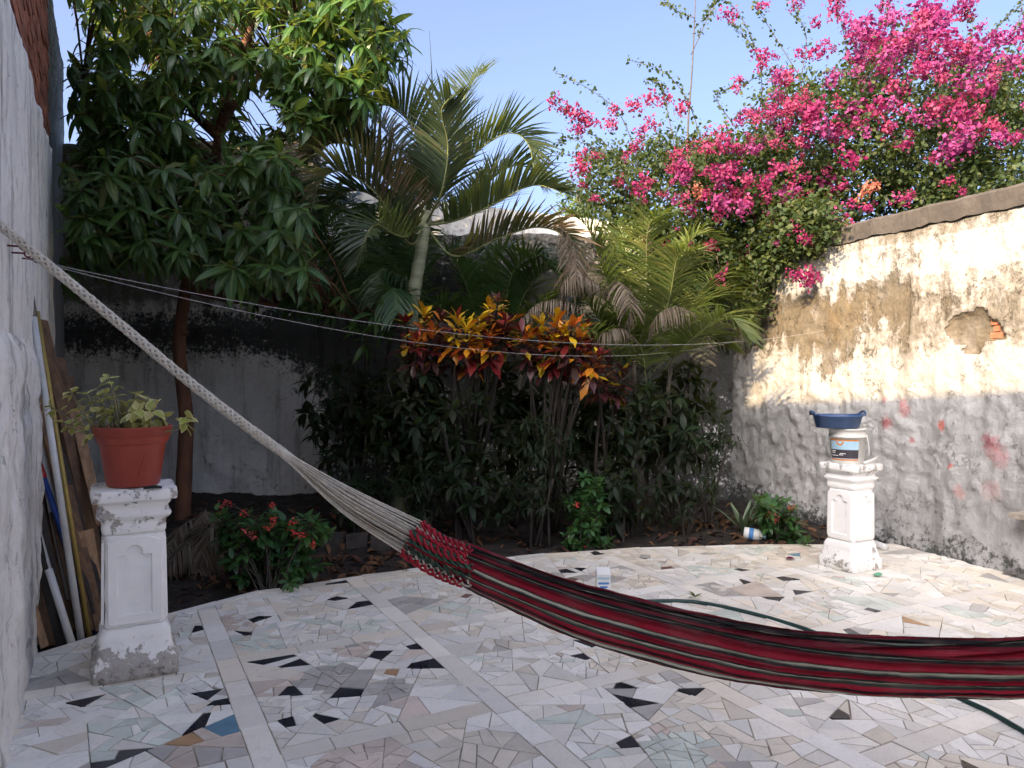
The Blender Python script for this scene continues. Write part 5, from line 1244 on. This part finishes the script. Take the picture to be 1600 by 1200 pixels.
# kerb stones behind the left shrub
for i, (x0, x1, yy) in enumerate(((500, 540, 848), (541, 577, 851), (578, 612, 853), (613, 650, 851))):
    a = G(x0, yy, 0); c = G(x1-3, yy, 0); b = MB(); h = random.uniform(.06, .085); d = (c-a).normalized(); n_ = Vector((-d.y, d.x, 0))*.1
    vs = [p+Vector((random.uniform(-.006, .006), random.uniform(-.006, .006), z+random.uniform(-.008, .008))) for z in (-.12, h) for p in (a, c, c+n_, a+n_)]
    b.add(vs, [(3, 2, 1, 0), (4, 5, 6, 7), (0, 1, 5, 4), (1, 2, 6, 5), (2, 3, 7, 6), (3, 0, 4, 7)])
    tag(b.obj('edging_block', M['mortar_dark'] if 'mortar_dark' in M else M['concrete'], None), ('first', 'second', 'third', 'fourth')[i]+' grey edging block from the left, in the bed behind the hammock', 'block', 'edging blocks')
# metal bars and slab at the right wall
for (a, c, lb) in (((1568, 893), (1640, 913), 'grey metal angle bar lying along the foot of the right wall'), ((1585, 900), (1625, 876), 'grey metal brace crossing the angle bar at the right wall foot')):
    b = MB(); p, q = G(*a, .02), G(*c, .02); 
    if a[0] == 1585: q.z = .06; p.z = .05
    b.beam(p, q, .035, .006, (0, 0, 1)); b.beam(p+Vector((0, 0, -.015)), q+Vector((0, 0, -.015)), .004, .035, (0, 0, 1)); tag(b.obj('metal_bar', M['steel'], None), lb, 'metal bar', 'metal bars at the right wall')
q = RW(1605, 803); b = MB(); b.beam(q-RD*.02+RN*.07, q+RD*.5+RN*.07, .2, .035, tuple(RN)); tag(b.obj('wall_shelf', M['mortar'], None), 'grey stone ledge sticking out of the right wall at the photo edge', 'ledge')
b = MB(); q0, q1 = G(1358, 846, .03), G(1384, 856, .03); b.tube([q0, q1], .03, 12); tag(b.obj('pvc_pipe', M['pvc'], None, True), 'white pipe stub lying behind the far pillar at the wall foot', 'pipe')
# scraps on the floor
def scrap(name, label, px, py, m, s, cat):
    q = G(px, py, .012); vs = []
    n = 7
    for k in range(n): a = 2*math.pi*k/n; vs.append(q+Vector((math.cos(a)*s*random.uniform(.6, 1), math.sin(a)*s*random.uniform(.6, 1), random.uniform(0, .02))))
    vs.append(q+Vector((0, 0, .022)))
    tag(mesh_obj(name, vs, [(k, (k+1) % n, n) for k in range(n)]+[tuple(range(n-1, -1, -1))], m, None), label, cat)
scrap('fallen_bract', 'red flower scrap on the tiles between the bed and the far pillar', 1235, 874, M['bract'][0], .045, 'petal')
scrap('plastic_scrap', 'green scrap on the tiles in front of the far pillar', 1371, 899, simple('green_scrap', (.1, .4, .25), None, 8, .5), .04, 'scrap')
q = G(1086, 938); t = thing('weed_sprig', 'small green weed sprig by the hose', 'weed', q); it = []
for k in range(7): d = Vector((random.uniform(-1, 1), random.uniform(-.6, .6), random.uniform(.3, 1.))).normalized(); it.append((q+Vector((0, 0, .02)), frame(d, (0, 0, 1)), .06))
leaf_objs('leaf', tpl_mesh('leaf', crt, M['areca']), it, t)
# heap of fallen palm leaves, leaf litter
hp_ = thing('frond_heap', 'heap of dry grey fallen palm fronds behind the left pillar', 'dry fronds', G(305, 850))
for k in range(9):
    a = P(330+random.uniform(-25, 20), 800+random.uniform(-8, 30), 6.0+random.uniform(-.3, .4)); e = P(265+random.uniform(-15, 70), 880+random.uniform(-20, 25), 5.6+random.uniform(-.1, .3)); e.z = max(.0, e.z); a.z = max(a.z, .12)
    m_ = a.lerp(e, .5)+Vector((random.uniform(-.1, .1), 0, .1)); frond_mesh('frond', [a, m_, e], 18, .3, .026, M['dry'], hp_, lift=-5, droop=1.6, rad=.007, forward=.9)
lit = []
for k in range(2600):
    px = random.uniform(230, 1280); q = G(px, random.uniform(800, 925), 0)
    x, y = q.x+random.uniform(-.2, .2), q.y+random.uniform(-.2, .5)
    if all((x-p[0])*n[0]+(y-p[1])*n[1] < .03 for p, n in halfs): continue
    if y > 8.7: continue
    dens = .25+(px > 1060)*.7+(290 < px < 420)*.6+(480 < px < 640)*.4
    if random.random() > dens: continue
    lit.append((Vector((x, y, soil_h(x, y)+.02+random.uniform(0, .02))), frame(Vector((random.uniform(-1, 1), random.uniform(-1, 1), random.uniform(-.2, .35))), (random.uniform(-.5, .5), random.uniform(-.5, .5), 1)), random.uniform(.07, .17)))
lo = leaf_mass('leaf_litter', leaf_tpl(1., .32, 5, .3, .9, wave=.08), lit, M['litter'], None, 'stuff'); tag(lo, 'fallen brown leaves scattered over the dark soil', 'leaf litter')
